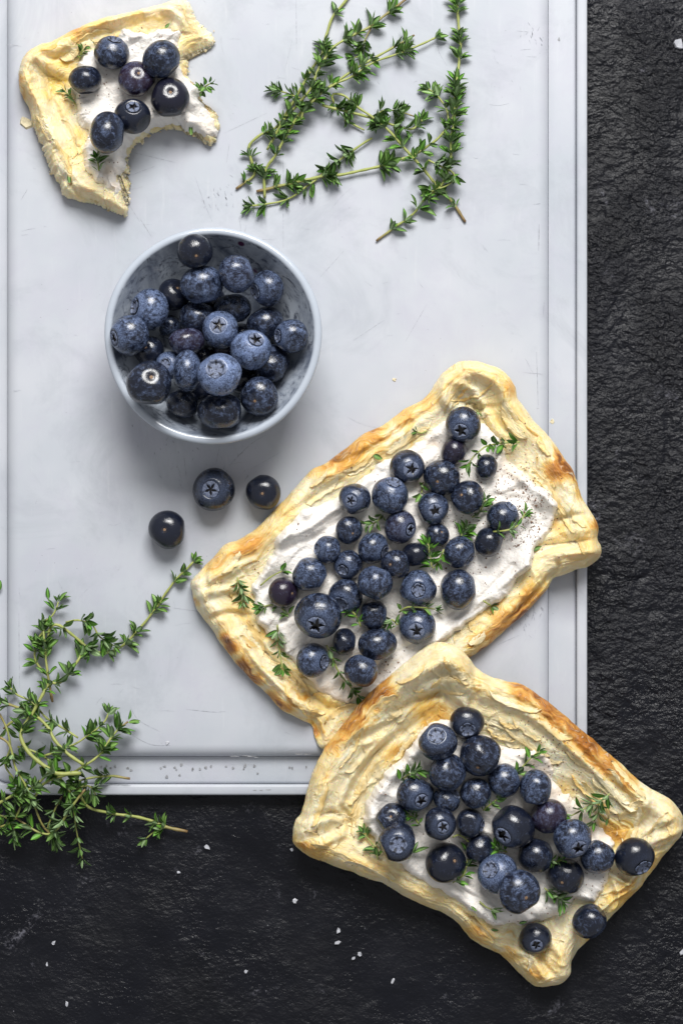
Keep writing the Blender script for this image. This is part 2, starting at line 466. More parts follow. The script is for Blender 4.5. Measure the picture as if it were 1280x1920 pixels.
def build_board():
    a = W(12, 1420, ZB); b = W(1029, -260, ZB)
    X0, X1, Y0, Y1 = a[0], b[0], a[1], b[1]
    gw, rw = 53.0, 19.0
    root = empty('serving_board', (0, 0, 0))
    tag(root, 'scratched pale grey plastic serving board with a grooved border', 'board')
    def ring(off, z, r): return rect_ring(X0 - off, X1 + off, Y0 - off, Y1 + off, r, z)
    # raised panel: closed slab with a softly rolled edge
    rs = [ring(0, 6, 10)]
    rs += [ring(0, 18, 10)]
    for k in range(9):
        t = k / 8 * math.pi / 2
        rs.append(ring(-24 * (1 - math.cos(t)), 19 + 21 * math.sin(t), 10))
    rs.append(ring(-60, ZB, 10))
    v, f = loft(rs, True, True)
    me = mesh('panel', v, f)
    for p in me.polygons:
        if len(p.vertices) > 4: p.use_smooth = False
    panel = obj('panel', me, M['board'], root)
    # groove between the panel and the rim (slightly dished)
    prof = [(0.6, 6), (0.6, 18), (3, 16.5), (14, 15.5), (34, 15.0), (46, 14.0), (gw - 1, 12.5), (gw - 0.6, 4)]
    v, f = loft([ring(o, z, 10 + o) for o, z in prof]); obj('groove', mesh('groove', v, f), M['board'], root)
    # rim
    prof = [(gw, 6), (gw, 25), (gw + 1.5, 26.6), (gw + 4, 27.2), (gw + rw - 4, 27.2), (gw + rw - 1.2, 26.2), (gw + rw, 23.5), (gw + rw, 2), (gw + rw - 3, 0)]
    v, f = loft([ring(o, z, 10 + o) for o, z in prof]); obj('rim', mesh('rim', v, f), M['board'], root)

    # knife scratches: hair-thin slivers lying on the panel
    V = []; F = []
    def sliver(pts, wd, z=ZB):
        Q = spline(pts, max(6, len(pts) * 4)) if len(pts) > 2 else np.linspace(pts[0], pts[1], 6)
        T = np.gradient(Q, axis=0); T /= np.linalg.norm(T, axis=1)[:, None] + 1e-9
        N = np.stack([-T[:, 1], T[:, 0]], 1); n0 = len(V); n = len(Q)
        for i in range(n):
            h = wd * (0.25 + 0.75 * math.sin(math.pi * (i + 0.5) / n)) / 2
            for s in (-1, 1):
                q = Q[i] + N[i] * h * s; p = W(q[0], q[1], z); V.append((p[0], p[1], z + 0.22))
        for i in range(n - 1):
            F.append((n0 + 2 * i, n0 + 2 * i + 2, n0 + 2 * i + 3, n0 + 2 * i + 1))
    fixed = [([(555, 0), (556, 95)], 1.0), ([(531, 290), (531, 465)], 1.1), ([(242, 330), (290, 312)], 1.1), ([(250, 286), (330, 305)], .9),
             ([(376, 280), (404, 242)], 1.0), ([(365, 330), (385, 385), (398, 415)], 1.1), ([(263, 410), (285, 445)], .9),
             ([(240, 380), (262, 415)], .8), ([(420, 250), (500, 212)], .7), ([(600, 520), (645, 470)], .7),
             ([(425, 878), (470, 833), (500, 815)], .9), ([(405, 870), (412, 835)], .9), ([(345, 855), (350, 900)], .8),
             ([(470, 880), (530, 845)], .7), ([(210, 1325), (240, 1370), (280, 1395), (320, 1398)], 1.0), ([(245, 1325), (260, 1350), (300, 1372)], .9),
             ([(350, 1330), (400, 1335), (422, 1334)], 1.2), ([(36, 1150), (37, 1290)], 1.0), ([(325, 1140), (370, 1146)], .9),
             ([(110, 1090), (130, 1130)], .6), ([(430, 270), (425, 305)], .8), ([(85, 330), (120, 280)], .5), ([(40, 375), (52, 355)], .9),
             ([(975, 94), (994, 92)], .8), ([(985, 106), (1005, 107)], .6), ([(968, 58), (990, 60)], .6), ([(1010, 420), (1009, 470)], 1.3),
             ([(1005, 660), (1008, 760)], .9), ([(985, 1120), (1000, 1140), (995, 1165)], 1.2), ([(930, 1210), (975, 1190)], .8),
             ([(760, 640), (800, 570)], .6), ([(660, 640), (720, 600)], .6)]
    for p, wd in fixed: sliver(p, wd)
    r = random.Random(5)
    for k in range(200):
        x = r.uniform(20, 1020); y = r.uniform(0, 1410); a = r.choice([r.gauss(1.35, .35), r.gauss(0, .15), r.uniform(0, 3.1)])
        L = min(60, 5 + r.expovariate(1 / 14)); b2 = r.gauss(0, .12) * L
        dx, dy = math.cos(a) * L / 2, math.sin(a) * L / 2
        sliver([(x - dx, y - dy), (x - dy * b2 / L, y + dx * b2 / L), (x + dx, y + dy)], r.uniform(0.25, 0.7))
    for cx, cy, n, sp in ((430, 360, 22, 14), (395, 375, 14, 10), (430, 890, 20, 26), (340, 870, 16, 22), (990, 1150, 30, 18), (1006, 60, 14, 12), (300, 820, 14, 30), (420, 720, 10, 30)):
        for k in range(n):
            x = r.gauss(cx, sp); y = r.gauss(cy, sp); a = r.uniform(0.6, 2.2); L = r.uniform(3, 9)
            sliver([(x, y), (x + L * math.cos(a), y + L * math.sin(a))], r.uniform(0.7, 1.7))
    tag(obj('scratch_marks', mesh('scratch_marks', V, F), M['scratch'], panel), kind='stuff')
    # grimy spots in the bottom groove and along its edge
    V = []; F = []
    def spot(x, y, rx, ry, z):
        p = W(x, y, z); n0 = len(V); n = 10; ph = r.uniform(0, 6)
        for i in range(n):
            a = 2 * math.pi * i / n; q = 1 + .25 * math.sin(3 * a + ph) + r.uniform(-.1, .1)
            V.append((p[0] + rx * q * math.cos(a), p[1] + ry * q * math.sin(a), z))
        F.append(tuple(range(n0, n0 + n)))
    for x, y in ((302, 1440), (309, 1437), (328, 1439), (331, 1443), (340, 1434), (361, 1443), (362, 1441), (375, 1442), (386, 1439), (396, 1437),
                 (424, 1437), (437, 1440), (457, 1442), (459, 1437), (460, 1434), (477, 1436), (483, 1450), (313, 1456), (337, 1453), (543, 1439), (548, 1440), (574, 1438),
                 (200, 1436), (208, 1440), (216, 1437), (240, 1440), (246, 1444), (190, 1438)):
        spot(x, y, r.uniform(1.5, 3), r.uniform(1.5, 3), 16.6)
    for x, y in ((460, 1417), (470, 1418), (480, 1420), (440, 1418), (560, 1414), (575, 1414)): spot(x, y, r.uniform(4, 9), .8, 40.3)
    for x, y in ((478, 1482), (490, 1482), (503, 1481)): spot(x, y, r.uniform(3, 8), .9, 27.5)
    spot(1047, 74, 2.2, 3.2, 15.9)
    tag(obj('grime_spots', mesh('grime_spots', V, F, False), M['spot'], root), kind='stuff')
build_board()

# ------------------------------------------------------------------ salt flakes and crumbs
def chip(name, x, y, sx, sy, z, mat, label, cat, group, seed):
    r = random.Random(seed); n = 7
    P = W(x, y, z)
    top = []; bot = []
    for i in range(n):
        a = 2 * math.pi * i / n + r.uniform(-.25, .25); q = r.uniform(.5, 1.2)
        bot.append((sx * q * math.cos(a), sy * q * math.sin(a), 0))
        q *= r.uniform(.7, .95); top.append((sx * q * math.cos(a), sy * q * math.sin(a), min(sx, sy) * r.uniform(.15, .55)))
    v, f = loft([bot, top], True, True)
    o = obj(name, mesh(name, v, f, False), mat, None, P)
    o.rotation_euler = (0, 0, r.uniform(0, 6))
    tag(o, label, cat, group)
SALT = [(389, 1589, 7, 5, 'broad white salt flake on the slate below the long thyme twig'),
        (335, 1636, 4, 4, 'small white salt grain on the slate nearest the bottom of the thyme bunch'),
        (553, 1690, 6, 6, 'white salt crystal on the slate below the left corner of the front tart'),
        (634, 1746, 7, 7, 'white salt crystal, uppermost of the close pair below the front tart'),
        (632, 1768, 9, 6, 'largest white salt flake, lower one of the pair below the front tart'),
        (675, 1790, 6, 6, 'white salt crystal just right of the salt pair'),
        (662, 1797, 5, 3, 'thin greyish salt shard just right of the salt pair'),
        (737, 1838, 8, 4, 'slanted salt flake near the bottom edge below the front tart'),
        (126, 1883, 6, 5, 'white salt flake nearest the bottom left corner of the photo'),
        (101, 1768, 5, 6, 'pale salt grain left of centre on the lower slate'),
        (88, 1808, 3, 5, 'thin salt sliver below the pale salt grain'),
        (461, 1821, 4, 5, 'pale salt grain left of the slanted flake near the bottom'),
        (547, 1593, 4, 4, 'salt grain touching the left corner of the front tart'),
        (1272, 85, 13, 14, 'large white paint-like salt chip at the right edge of the slate'),
        (1278, 1785, 5, 9, 'white salt shard at the right edge near the bottom')]
for i, (x, y, a, b, l) in enumerate(SALT):
    chip('salt_flake', x, y, a * .9, b * .9, -6.0, M['salt'], l, 'salt', 'salt flakes scattered on the slate', i)
chip('pastry_crumb', 739, 712, 5, 4, 40, M['crumb'], 'pale pastry crumb on the board between bowl and tart', 'crumb', None, 81)
chip('pastry_crumb', 1035, 790, 5, 6, 16, M['crumb'], 'yellowish pastry crumb in the right groove of the board', 'crumb', None, 82)
chip('pastry_crumb', 50, 228, 15, 12, 40, M['crumb'], 'pale crumb against the left side of the bitten tart', 'crumb', None, 83)
chip('pastry_crumb', 314, 1393, 4, 5, 40, M['salt'], 'white crumb on the board near its bottom edge', 'crumb', None, 84)

# ================================================================== BOWL
BC = (399, 629); RIMZ = 188.0
bc = W(BC[0], BC[1], RIMZ)[:2]
RO = 204 * kz(RIMZ); RI = RO - 15
BZ0 = 70.0
def bowl_in(r): return BZ0 + (RIMZ - 3 - BZ0) * np.clip(r / RI, 0, 1) ** 2.5
def build_bowl():
    N = 128
    prof = [(0, BZ0, 1)]
    for k in range(1, 33):
        r = RI * (k / 32) ** 0.8; prof.append((r, float(bowl_in(r)), 1))
    prof += [(RI + 1.2, RIMZ - 1.2, .4), (RI + 4, RIMZ + .8, 0), (RI + 8, RIMZ + 1.2, 0), (RO - 3, RIMZ - .3, 0), (RO - .4, RIMZ - 3, 0), (RO, RIMZ - 7, 0)]
    for k in range(1, 22):
        t = k / 21; r = 96 + (RO - 96) * (1 - t) ** 0.42; z = 52 + (RIMZ - 7 - 52) * (1 - t)
        prof.append((r, z, 0))
    foot = [(96, 52), (94, 48), (94, ZB + 1.5), (92, ZB + .3), (84, ZB + .3), (82, ZB + 3), (80, 48), (40, 49), (0, 49)]
    def lathe(pr):
        V = []; A = []
        for i in range(N):
            a = 2 * math.pi * i / N
            for q in pr:
                wob = 1 + 0.004 * math.sin(3 * a + .6) + 0.003 * math.sin(5 * a)
                V.append((q[0] * wob * math.cos(a), q[0] * wob * math.sin(a), q[1] - ZB)); A.append(q[2] if len(q) > 2 else 0)
        return V, gridfaces(N, len(pr), True), A
    root = empty('bowl', (bc[0], bc[1], ZB))
    tag(root, 'small round marbled grey-blue ceramic bowl full of blueberries', 'bowl')
    ni = 33; 
    V, F, A = lathe(prof); me = mesh('wall', V, F); attr(me, 'inside', A); obj('wall', me, M['bowl'], root)
    V, F, A = lathe(foot); me = mesh('foot', V, F); attr(me, 'inside', A); obj('foot', me, M['bowl'], root)
build_bowl()

# ================================================================== TARTS
def ccw(Q):
    a = np.sum(Q[:, 0] * np.roll(Q[:, 1], -1) - np.roll(Q[:, 0], -1) * Q[:, 1])
    return Q if a > 0 else Q[::-1]

class Tart:
    """puff pastry case with a raised folded border, and the cream spread in it"""
    def __init__(s, name, label, outline, skel, cream, z0, base, H, floor, wc, wi, seed, N=760, Mr=140,
                 ridges=(), brown=(), butter=(), humps=(), torn=(), stroke=0.4, creamT=15, cridges=(), thin=(), flat=()):
        s.seed = seed; s.base = base; s.H = H; s.F = floor; s.wc = wc; s.wi = wi; s.z0 = z0
        w2 = lambda p: W(p[0], p[1], z0)[:2]
        s.w2 = w2
        Q = ccw(spline([w2(p) for p in outline], N, True))
        # ragged hand-torn outline
        arc = np.arange(N) / N * 2 * math.pi
        nx, ny = np.cos(arc) * 9, np.sin(arc) * 9
        T = np.roll(Q, -1, 0) - np.roll(Q, 1, 0); T /= np.linalg.norm(T, axis=1)[:, None]
        Nn = np.stack([T[:, 1], -T[:, 0]], 1)
        s.torn = [(w2(b), b[2]) for b in torn]
        tm = np.zeros(N)
        for cc, rr in s.torn: tm = np.maximum(tm, np.exp(-(((Q - cc) ** 2).sum(1)) / (rr * rr)))
        s.tm = np.clip(tm * 1.6, 0, 1)
        Q = Q + Nn * (1.6 * fbm(nx, ny, 3, seed) + s.tm * (3.4 * fbm(nx * 5, ny * 5, 3, seed + 8, .7)))[:, None]
        s.Q = Q
        s.ridges = [(spline([w2(p) for p in r[0]], 50), r[1], r[2]) for r in ridges]
        s.brown = [(w2(b), b[2], b[3]) for b in brown]
        s.butter = [(w2(b), b[2], b[3]) for b in butter]
        s.humps = [(w2(b), b[2], b[3]) for b in humps]
        s.flat = [(w2(b), b[2], b[3]) for b in flat]
        C = ccw(spline([w2(p) for p in cream], 700, True))
        arc = np.arange(700) / 700 * 2 * math.pi
        T = np.roll(C, -1, 0) - np.roll(C, 1, 0); T /= np.linalg.norm(T, axis=1)[:, None]
        Nn = np.stack([T[:, 1], -T[:, 0]], 1)
        C = C + Nn * (5.0 * fbm(np.cos(arc) * 9, np.sin(arc) * 9, 3, seed + 5, .55))[:, None]
        s.C = C; s.stroke = stroke; s.creamT = creamT
        s.cridges = [(spline([w2(p) for p in r[0]], 40), r[1], r[2]) for r in cridges]
        s.thin = [(w2(b), b[2], b[3]) for b in thin]
        cx, cy = Q.mean(0)
        s.org = np.array([cx, cy, 0.0]); s.org[2] = float(base(np.array([cx]), np.array([cy]))[0])
        s.root = empty(name, s.org); tag(s.root, label, 'tart', 'blueberry puff pastry tarts')
        s.build_crust(Mr, skel); s.build_cream(skel)

    # ---- height above base: smooth (no fine relief) and detailed
    def smooth(s, x, y, d, u):
        sd = s.seed
        H = s.H * (1 + 0.13 * pn(u / 110, u * 0 + .3, sd) + 0.05 * pn(u / 40, u * 0 + 5.1, sd + 1))
        wc = s.wc * (1 + 0.20 * pn(u / 130, u * 0 + 2.2, sd + 2))
        wi = s.wi * (1 + 0.16 * pn(u / 110, u * 0 + 7.7, sd + 3))
        for c, r, a in s.humps:
            g = np.exp(-((x - c[0]) ** 2 + (y - c[1]) ** 2) / (r * r)); H = H + a * g
        for c, r, a in s.flat:
            g = np.exp(-((x - c[0]) ** 2 + (y - c[1]) ** 2) / (r * r)); H = H * (1 - a * g)
        e = 0.20 * H
        t = np.clip(d / wc, 0, 1)
        up = e + (H - e) * np.sin(t * math.pi / 2) ** 0.62
        q = np.clip((d - wc) / (wi - wc), 0, 1)
        dn = s.F + (H - s.F) * (1 - q) ** 1.35 * (1 - .35 * q * (1 - q))
        dn = np.where(q < .15, H - (H - dn) * (q / .15) ** .5, dn)
        return np.where(d < wc, up, dn), H

    def detail(s, x, y, d, u):
        sd = s.seed
        h, H = s.smooth(x, y, d, u)
        wx = x + 14 * fbm(x / 60, y / 60, 2, sd + 31); wy = y + 14 * fbm(x / 60, y / 60, 2, sd + 32)
        dw = d + 13 * fbm(u / 75, d / 45, 3, sd + 20) + 4 * fbm(x / 18, y / 18, 2, sd + 22)
        m = 1 - ss(s.wi * 1.15, s.wi * 1.7, d)
        # leaves of dough: thin overlapping sheets, their edges running along the border
        m = m * (0.25 + 0.75 * ss(-.25, .30, fbm(x / 95, y / 95, 2, sd + 47)))
        edge = np.zeros_like(d)
        for sp, am, k9 in ((24.0, 5.0, 0), (10.0, 2.0, 4)):
            q = (dw + 3 * pn(u / 30, u * 0, sd + 90 + k9)) / sp
            saw = q - np.floor(q)
            amp = am * ss(-.2, .4, fbm(u / 80, np.floor(q) * 3.7, 2, sd + 40 + k9))
            h = h + m * amp * (ss(0.0, 0.93, saw) - ss(0.93, 1.0, saw) - .4) * ss(8, 20, d)
            edge = edge + m * amp * ss(.72, .92, saw) * (1 - ss(.95, 1.0, saw)) * ss(8, 20, d)
        q = (d + 5 * fbm(u / 60, d / 30, 2, sd + 95)) / 6.5; saw = q - np.floor(q)
        amp = 1.9 * ss(-.1, .4, fbm(u / 60, np.floor(q) * 2.3, 2, sd + 96)) * (1 - ss(s.wc * .9, s.wc * 1.4, d)) * ss(1, 5, d)
        h = h + amp * (ss(0.0, .9, saw) - ss(.9, 1.0, saw) - .4); edge = edge + amp * ss(.6, .9, saw) * (1 - ss(.93, 1.0, saw))
        s._edge = edge
        r2 = (1 - np.abs(pn(wx / 70 + u / 300, wy / 70, sd + 44))) ** 7
        r3 = (1 - np.abs(pn(wx / 26 + 9, wy / 26, sd + 45))) ** 5 * ss(-.1, .4, pn(x / 80, y / 80, sd + 46))
        h = h + (3.0 * r2 + 2.2 * r3) * ss(2, 14, d)
        # shallow puckers and blisters
        h = h + 3.2 * fbm(wx / 75, wy / 75, 2, sd + 42) * ss(0, 15, d)
        h = h + 0.5 * fbm(wx / 14, wy / 14, 2, sd + 43)
        s._flow = (u, dw)
        for Q, wd, a in s.ridges:
            near = (x > Q[:, 0].min() - 3 * wd) & (x < Q[:, 0].max() + 3 * wd) & (y > Q[:, 1].min() - 3 * wd) & (y < Q[:, 1].max() + 3 * wd)
            if near.any():
                dd, uu = polydist(x[near], y[near], Q, False)
                dd = dd + 0.22 * wd * fbm(x[near] / 16, y[near] / 16, 2, sd + 50)
                L = np.sum(np.linalg.norm(np.diff(Q, axis=0), axis=1))
                tp = np.sin(np.pi * np.clip(uu / L, 0.04, .96)) ** .5
                h[near] += 1.2 * a * np.exp(-np.abs(dd / wd) ** 2.4) * tp
        return np.maximum(h, 4), H

    def z_at(s, x, y):
        x = np.atleast_1d(np.asarray(x, float)); y = np.atleast_1d(np.asarray(y, float))
        d, u = polydist(x, y, s.Q)
        h, _ = s.smooth(x, y, d, u)
        z = s.base(x, y) + h
        ci = inside(x, y, s.C)
        return np.where(ci, s.cream_z(x, y), z)

    def build_crust(s, Mr, skel):
        Q = s.Q; N = len(Q)
        a, b = s.w2(skel[0]), s.w2(skel[1]); ab = b - a
        t = np.clip(((Q - a) @ ab) / (ab @ ab), 0, 1)
        Cn = a + t[:, None] * ab
        ls = np.linspace(0, 1, Mr) ** 1.12
        P = Q[:, None, :] * (1 - ls[None, :, None]) + Cn[:, None, :] * ls[None, :, None]
        x = P[:, :, 0].ravel(); y = P[:, :, 1].ravel()
        d, u = polydist(x, y, Q); ins = inside(x, y, Q); d = np.where(ins, d, 0)
        h, H = s.detail(x, y, d, u)
        bz = s.base(x, y)
        z = (bz + h).reshape(N, Mr)
        # underside
        und = []
        for q, dz in ((0.5, 0.0), (0.06, 0.5), (0.025, 2.5)):
            pp = Q * (1 - q) + Cn * q
            und.append(np.concatenate([pp, (s.base(pp[:, 0], pp[:, 1]) + dz)[:, None]], 1))
        G = np.concatenate([np.stack(und, 1), np.concatenate([P, z[:, :, None]], 2)], 1)     # N, Mr+3, 3
        V = G.reshape(-1, 3) - s.org
        me = mesh('crust', V, gridfaces(N, Mr + 3, True))
        # browning of the crust
        sd = s.seed
        fu, fw = s._flow
        crest = np.exp(-((d - s.wc * .75) / (s.wc * .55)) ** 2)
        to = 0.10 + 0.24 * crest * ss(-.5, .6, fbm(fu / 150, fu * 0, 2, sd + 64)) + 0.12 * fbm(x / 120, y / 120, 3, sd + 60)
        to = to + 0.10 * (1 - ss(2, 16, d)) + 0.045 * s._edge
        for c, r, v in s.brown:
            rr = np.sqrt((x - c[0]) ** 2 + (y - c[1]) ** 2) * (1 + .45 * fbm(fu / 40, fw / 9, 3, sd + 61))
            to = to + v * 1.0 * np.exp(-(rr / r) ** 2.6)
        to = np.clip(to, 0, 1)
        bt = np.zeros_like(x)
        for c, r, v in s.butter:
            rr = np.sqrt((x - c[0]) ** 2 + (y - c[1]) ** 2) * (1 + .4 * fbm(x / 26, y / 26, 3, sd + 62))
            bt = bt + v * np.exp(-(rr / r) ** 2)
        def full(A, pad): return np.concatenate([np.full((N, 3), pad), A.reshape(N, Mr)], 1).ravel()
        vattr(me, 'flow', np.stack([full(fu, 0), full(fw, 0), full(fu * 0, 0)], 1)); attr(me, 'toast', full(to, .35)); attr(me, 'butter', full(np.clip(bt, 0, 1), 0))
        s.crust = obj('crust', me, M['pastry'], s.root)

    # ---- cream
    def cream_z(s, x, y):
        dc, uc = polydist(x, y, s.C)
        d, u = polydist(x, y, s.Q)
        h, _ = s.smooth(x, y, d, u)
        h = np.minimum(h, s.F + 0.55 * (s.H - s.F))
        sd = s.seed
        ca, sa = math.cos(s.stroke), math.sin(s.stroke)
        a = x * ca + y * sa; b = -x * sa + y * ca
        b2 = b + 16 * fbm(x / 90, y / 90, 2, sd + 70)
        rel = 9.0 * fbm(a / 150, b2 / 46, 2, sd + 71) + 6.0 * np.abs(pn(a / 90, b2 / 24, sd + 74)) + 1.0 * fbm(x / 16, y / 16, 2, sd + 72) * ss(.0, .5, pn(x / 70, y / 70, sd + 75) + .2)
        edge = np.exp(-((dc - 10) / 10) ** 2)
        th = s.creamT * (1 - np.exp(-dc / 7.0)) + edge * (3 + 7 * fbm(uc / 55, uc * 0, 2, sd + 73)) + rel * ss(0, 12, dc)
        for Q, wd, v in s.cridges:
            dd, uu = polydist(x, y, Q, False)
            th = th + v * np.exp(-np.abs(dd / wd) ** 2.2)
        tn = np.zeros_like(np.atleast_1d(x), float)
        for c, r, v in s.thin: tn = tn + v * np.exp(-((x - c[0]) ** 2 + (y - c[1]) ** 2) / (r * r))
        th = th * (1 - 0.75 * np.clip(tn, 0, 1))
        s._tn = tn
        return s.base(x, y) + h + np.maximum(th, 0.5) - 1.5 * (1 - ss(0, 3, dc))

    def build_cream(s, skel, Mr=85):
        C = s.C; N = len(C)
        a, b = s.w2(skel[0]), s.w2(skel[1]); ab = b - a
        t = np.clip(((C - a) @ ab) / (ab @ ab), 0, 1); Cn = a + t[:, None] * ab
        ls = np.linspace(0, 1, Mr) ** 1.15
        P = C[:, None, :] * (1 - ls[None, :, None]) + Cn[:, None, :] * ls[None, :, None]
        x = P[:, :, 0].ravel(); y = P[:, :, 1].ravel()
        z = s.cream_z(x, y); tn = np.clip(s._tn, 0, 1)
        lo = np.concatenate([C + (Cn - C) * 0.01, (z.reshape(N, Mr)[:, 0] - 14)[:, None]], 1)
        G = np.concatenate([lo[:, None, :], np.concatenate([P, z.reshape(N, Mr)[:, :, None]], 2)], 1)
        me = mesh('cream', G.reshape(-1, 3) - s.org, gridfaces(N, Mr + 1, True))
        dc, _ = polydist(x, y, C)
        tn = np.clip(tn * (1 + fbm(x / 20, y / 20, 3, s.seed + 80)) , 0, 1)
        attr(me, 'thin', np.concatenate([np.full((N, 1), .2), tn.reshape(N, Mr)], 1).ravel())
        s.cream = obj('cream', me, M['cream'], s.root)

    def specks(s, areas, seed):
        r = random.Random(seed); V = []; F = []
        P = []
        for x, y, sx, sy, n in areas:
            for k in range(n):
                P.append((r.gauss(x, sx), r.gauss(y, sy)))
        XY = np.array([s.w2(p) for p in P])
        d, u = polydist(XY[:, 0], XY[:, 1], s.Q); ok = inside(XY[:, 0], XY[:, 1], s.Q)
        ci = inside(XY[:, 0], XY[:, 1], s.C)
        hz, _ = s.detail(XY[:, 0], XY[:, 1], d, u)
        Z = np.where(ci, s.cream_z(XY[:, 0], XY[:, 1]), s.base(XY[:, 0], XY[:, 1]) + hz)
        for (x, y), z, o in zip(XY, Z, ok):
            if not o: continue
            q = r.uniform(.6, 1.5) if r.random() < .88 else r.uniform(1.5, 2.2); a = r.uniform(0, 6); n0 = len(V)
            for i in range(4):
                b = a + i * math.pi / 2; e = q * r.uniform(.6, 1.3)
                V.append((x + e * math.cos(b) - s.org[0], y + e * math.sin(b) - s.org[1], z + .3 - s.org[2]))
            V.append((x - s.org[0], y - s.org[1], z + .3 + q * .9 - s.org[2]))
            F += [(n0 + i, n0 + (i + 1) % 4, n0 + 4) for i in range(4)]
        tag(obj('spice_specks', mesh('spice_specks', V, F, False), M['spice'], s.root), kind='stuff')

    def crumbs(s, n, seed):
        """crumbly torn edge: little angular bits hanging on along the tear"""
        r = random.Random(seed); V = []; F = []; A = []
        idx = [i for i in range(len(s.Q)) if s.tm[i] > .45]
        for k in range(n):
            i = r.choice(idx); p = s.Q[i]; c = s.Q.mean(0) - p; c /= np.linalg.norm(c)
            p = p + c * r.uniform(-3.5, 9) + np.array([r.uniform(-3, 3), r.uniform(-3, 3)])
            d, u = polydist([p[0]], [p[1]], s.Q); h, _ = s.smooth(np.array([p[0]]), np.array([p[1]]), d, u)
            z = float(s.base(p[:1], p[1:])[0]) + r.uniform(.1, .95) * float(h[0]); q = r.uniform(1.0, 4.8); n0 = len(V)
            for sx, sy, sz in ((1, 0, 0), (-1, 0, 0), (0, 1, 0), (0, -1, 0), (0, 0, 1), (0, 0, -1)):
                V.append(np.array([p[0] + q * sx * r.uniform(.5, 1.4) + r.uniform(-1, 1), p[1] + q * sy * r.uniform(.5, 1.4) + r.uniform(-1, 1), z + q * sz * r.uniform(.3, .8)]) - s.org)
            F += [(n0 + a, n0 + b, n0 + e) for a, b, e in ((0, 2, 4), (2, 1, 4), (1, 3, 4), (3, 0, 4), (2, 0, 5), (1, 2, 5), (3, 1, 5), (0, 3, 5))]
            A += [r.uniform(.0, .3)] * 6
        me = mesh('torn_crumbs', V, F, False); attr(me, 'toast', A); attr(me, 'butter', np.zeros(len(V))); vattr(me, 'flow', np.array(V) * 3)
        tag(obj('torn_crumbs', me, M['flake'], s.root), kind='stuff')

    def flakes(s, spec, seed):
        """loose lifted leaves of pastry: thin curled strips lying along the border"""
        r = random.Random(seed)
        for x, y, L, wd, lift, ang in spec:
            c = s.w2((x, y)); n, m = 15, 6
            ca, sa = math.cos(math.radians(ang)), math.sin(math.radians(ang))
            bend = r.uniform(-.25, .25); ph = r.uniform(0, 9)
            U, Vv = np.meshgrid(np.linspace(-.5, .5, n), np.linspace(0, 1, m), indexing='ij')
            wloc = wd * (np.clip(np.cos(U * math.pi), 0, 1) ** .35 + .12) * (1 + .3 * pn(U * 5 + ph, U * 0, 3))
            lx = U * L; ly = Vv * wloc + bend * L * (U * U * 4) * .3 + 3 * pn(U * 4 + ph, U * 0 + 2, 6)
            X = c[0] + lx * ca - ly * sa; Y = c[1] + lx * sa + ly * ca
            x1, y1 = X.ravel(), Y.ravel()
            d, u = polydist(x1, y1, s.Q); d = np.where(inside(x1, y1, s.Q), d, 0)
            h, _ = s.detail(x1, y1, d, u)
            z = s.base(x1, y1) + h - .6 + (.3 + lift * Vv ** 1.6 * (1 + .5 * pn(U * 6 + ph, Vv, 4))).ravel()
            top = np.stack([x1, y1, z], 1) - s.org
            bot = top - np.array([0, 0, 1.1])
            f = gridfaces(n, m); off = n * m
            F = f + [tuple(off + k for k in q[::-1]) for q in f]
            rim = [j for j in range(m)] + [i * m + m - 1 for i in range(1, n)] + [(n - 1) * m + j for j in range(m - 2, -1, -1)] + [i * m for i in range(n - 2, 0, -1)]
            for k in range(len(rim)):
                a, b = rim[k], rim[(k + 1) % len(rim)]; F.append((a, b, off + b, off + a))
            me = mesh('flake', np.concatenate([top, bot]), F)
            tv = np.clip(.17 + .12 * fbm(x1 / 40, y1 / 40, 2, 3) + .12 * Vv.ravel() + r.uniform(-.06, .12), 0, 1)
            fl = np.stack([s._flow[0] + 37 * r.random(), s._flow[1] + 50 * r.random(), u * 0], 1); vattr(me, 'flow', np.concatenate([fl, fl])); attr(me, 'toast', np.concatenate([tv, tv])); attr(me, 'butter', np.zeros(2 * off))
            obj('flake', me, M['flake'], s.root)

flatbase = lambda x, y: np.full(np.shape(x), 40.5)

mid_out = [(868, 675), (905, 678), (945, 695), (966, 722), (974, 748), (1005, 790), (1030, 815), (1050, 845), (1072, 875), (1085, 905), (1095, 935),
           (1110, 960), (1122, 985), (1122, 1010), (1130, 1027), (1124, 1046), (1105, 1063), (1080, 1070), (1055, 1080), (1038, 1086), (1028, 1104), (1005, 1130),
           (975, 1160), (940, 1190), (905, 1220), (880, 1236), (840, 1270), (800, 1300), (750, 1340), (700, 1375), (650, 1400), (606, 1408), (590, 1388),
           (584, 1362), (560, 1350), (530, 1335), (505, 1310), (480, 1285), (455, 1260), (430, 1230), (410, 1205), (400, 1185), (385, 1165), (366, 1140),
           (358, 1112), (356, 1090), (375, 1070), (400, 1045), (420, 1022), (450, 1010), (480, 990), (505, 965), (535, 935), (560, 905), (585, 880), (610, 868),
           (640, 845), (680, 815), (720, 795), (760, 765), (800, 742), (820, 712), (840, 690)]
mid_cream = [(820, 797), (845, 786), (880, 784), (908, 792), (930, 815), (945, 850), (962, 868), (985, 890), (1005, 907), (1030, 925), (1041, 945), (1034, 972),
             (1030, 1000), (1010, 1022), (1000, 1050), (992, 1068), (970, 1082), (956, 1110), (935, 1125), (900, 1150), (870, 1175), (845, 1195), (820, 1212), (795, 1228),
             (760, 1260), (720, 1290), (690, 1310), (640, 1316), (600, 1298), (578, 1272), (556, 1250), (538, 1232), (520, 1205), (500, 1187), (478, 1162), (475, 1125),
             (472, 1100), (490, 1076), (500, 1050), (516, 1034), (514, 1010), (540, 984), (560, 960), (580, 948), (605, 944), (640, 930), (660, 910), (690, 890),
             (715, 866), (740, 852), (772, 836), (800, 815)]
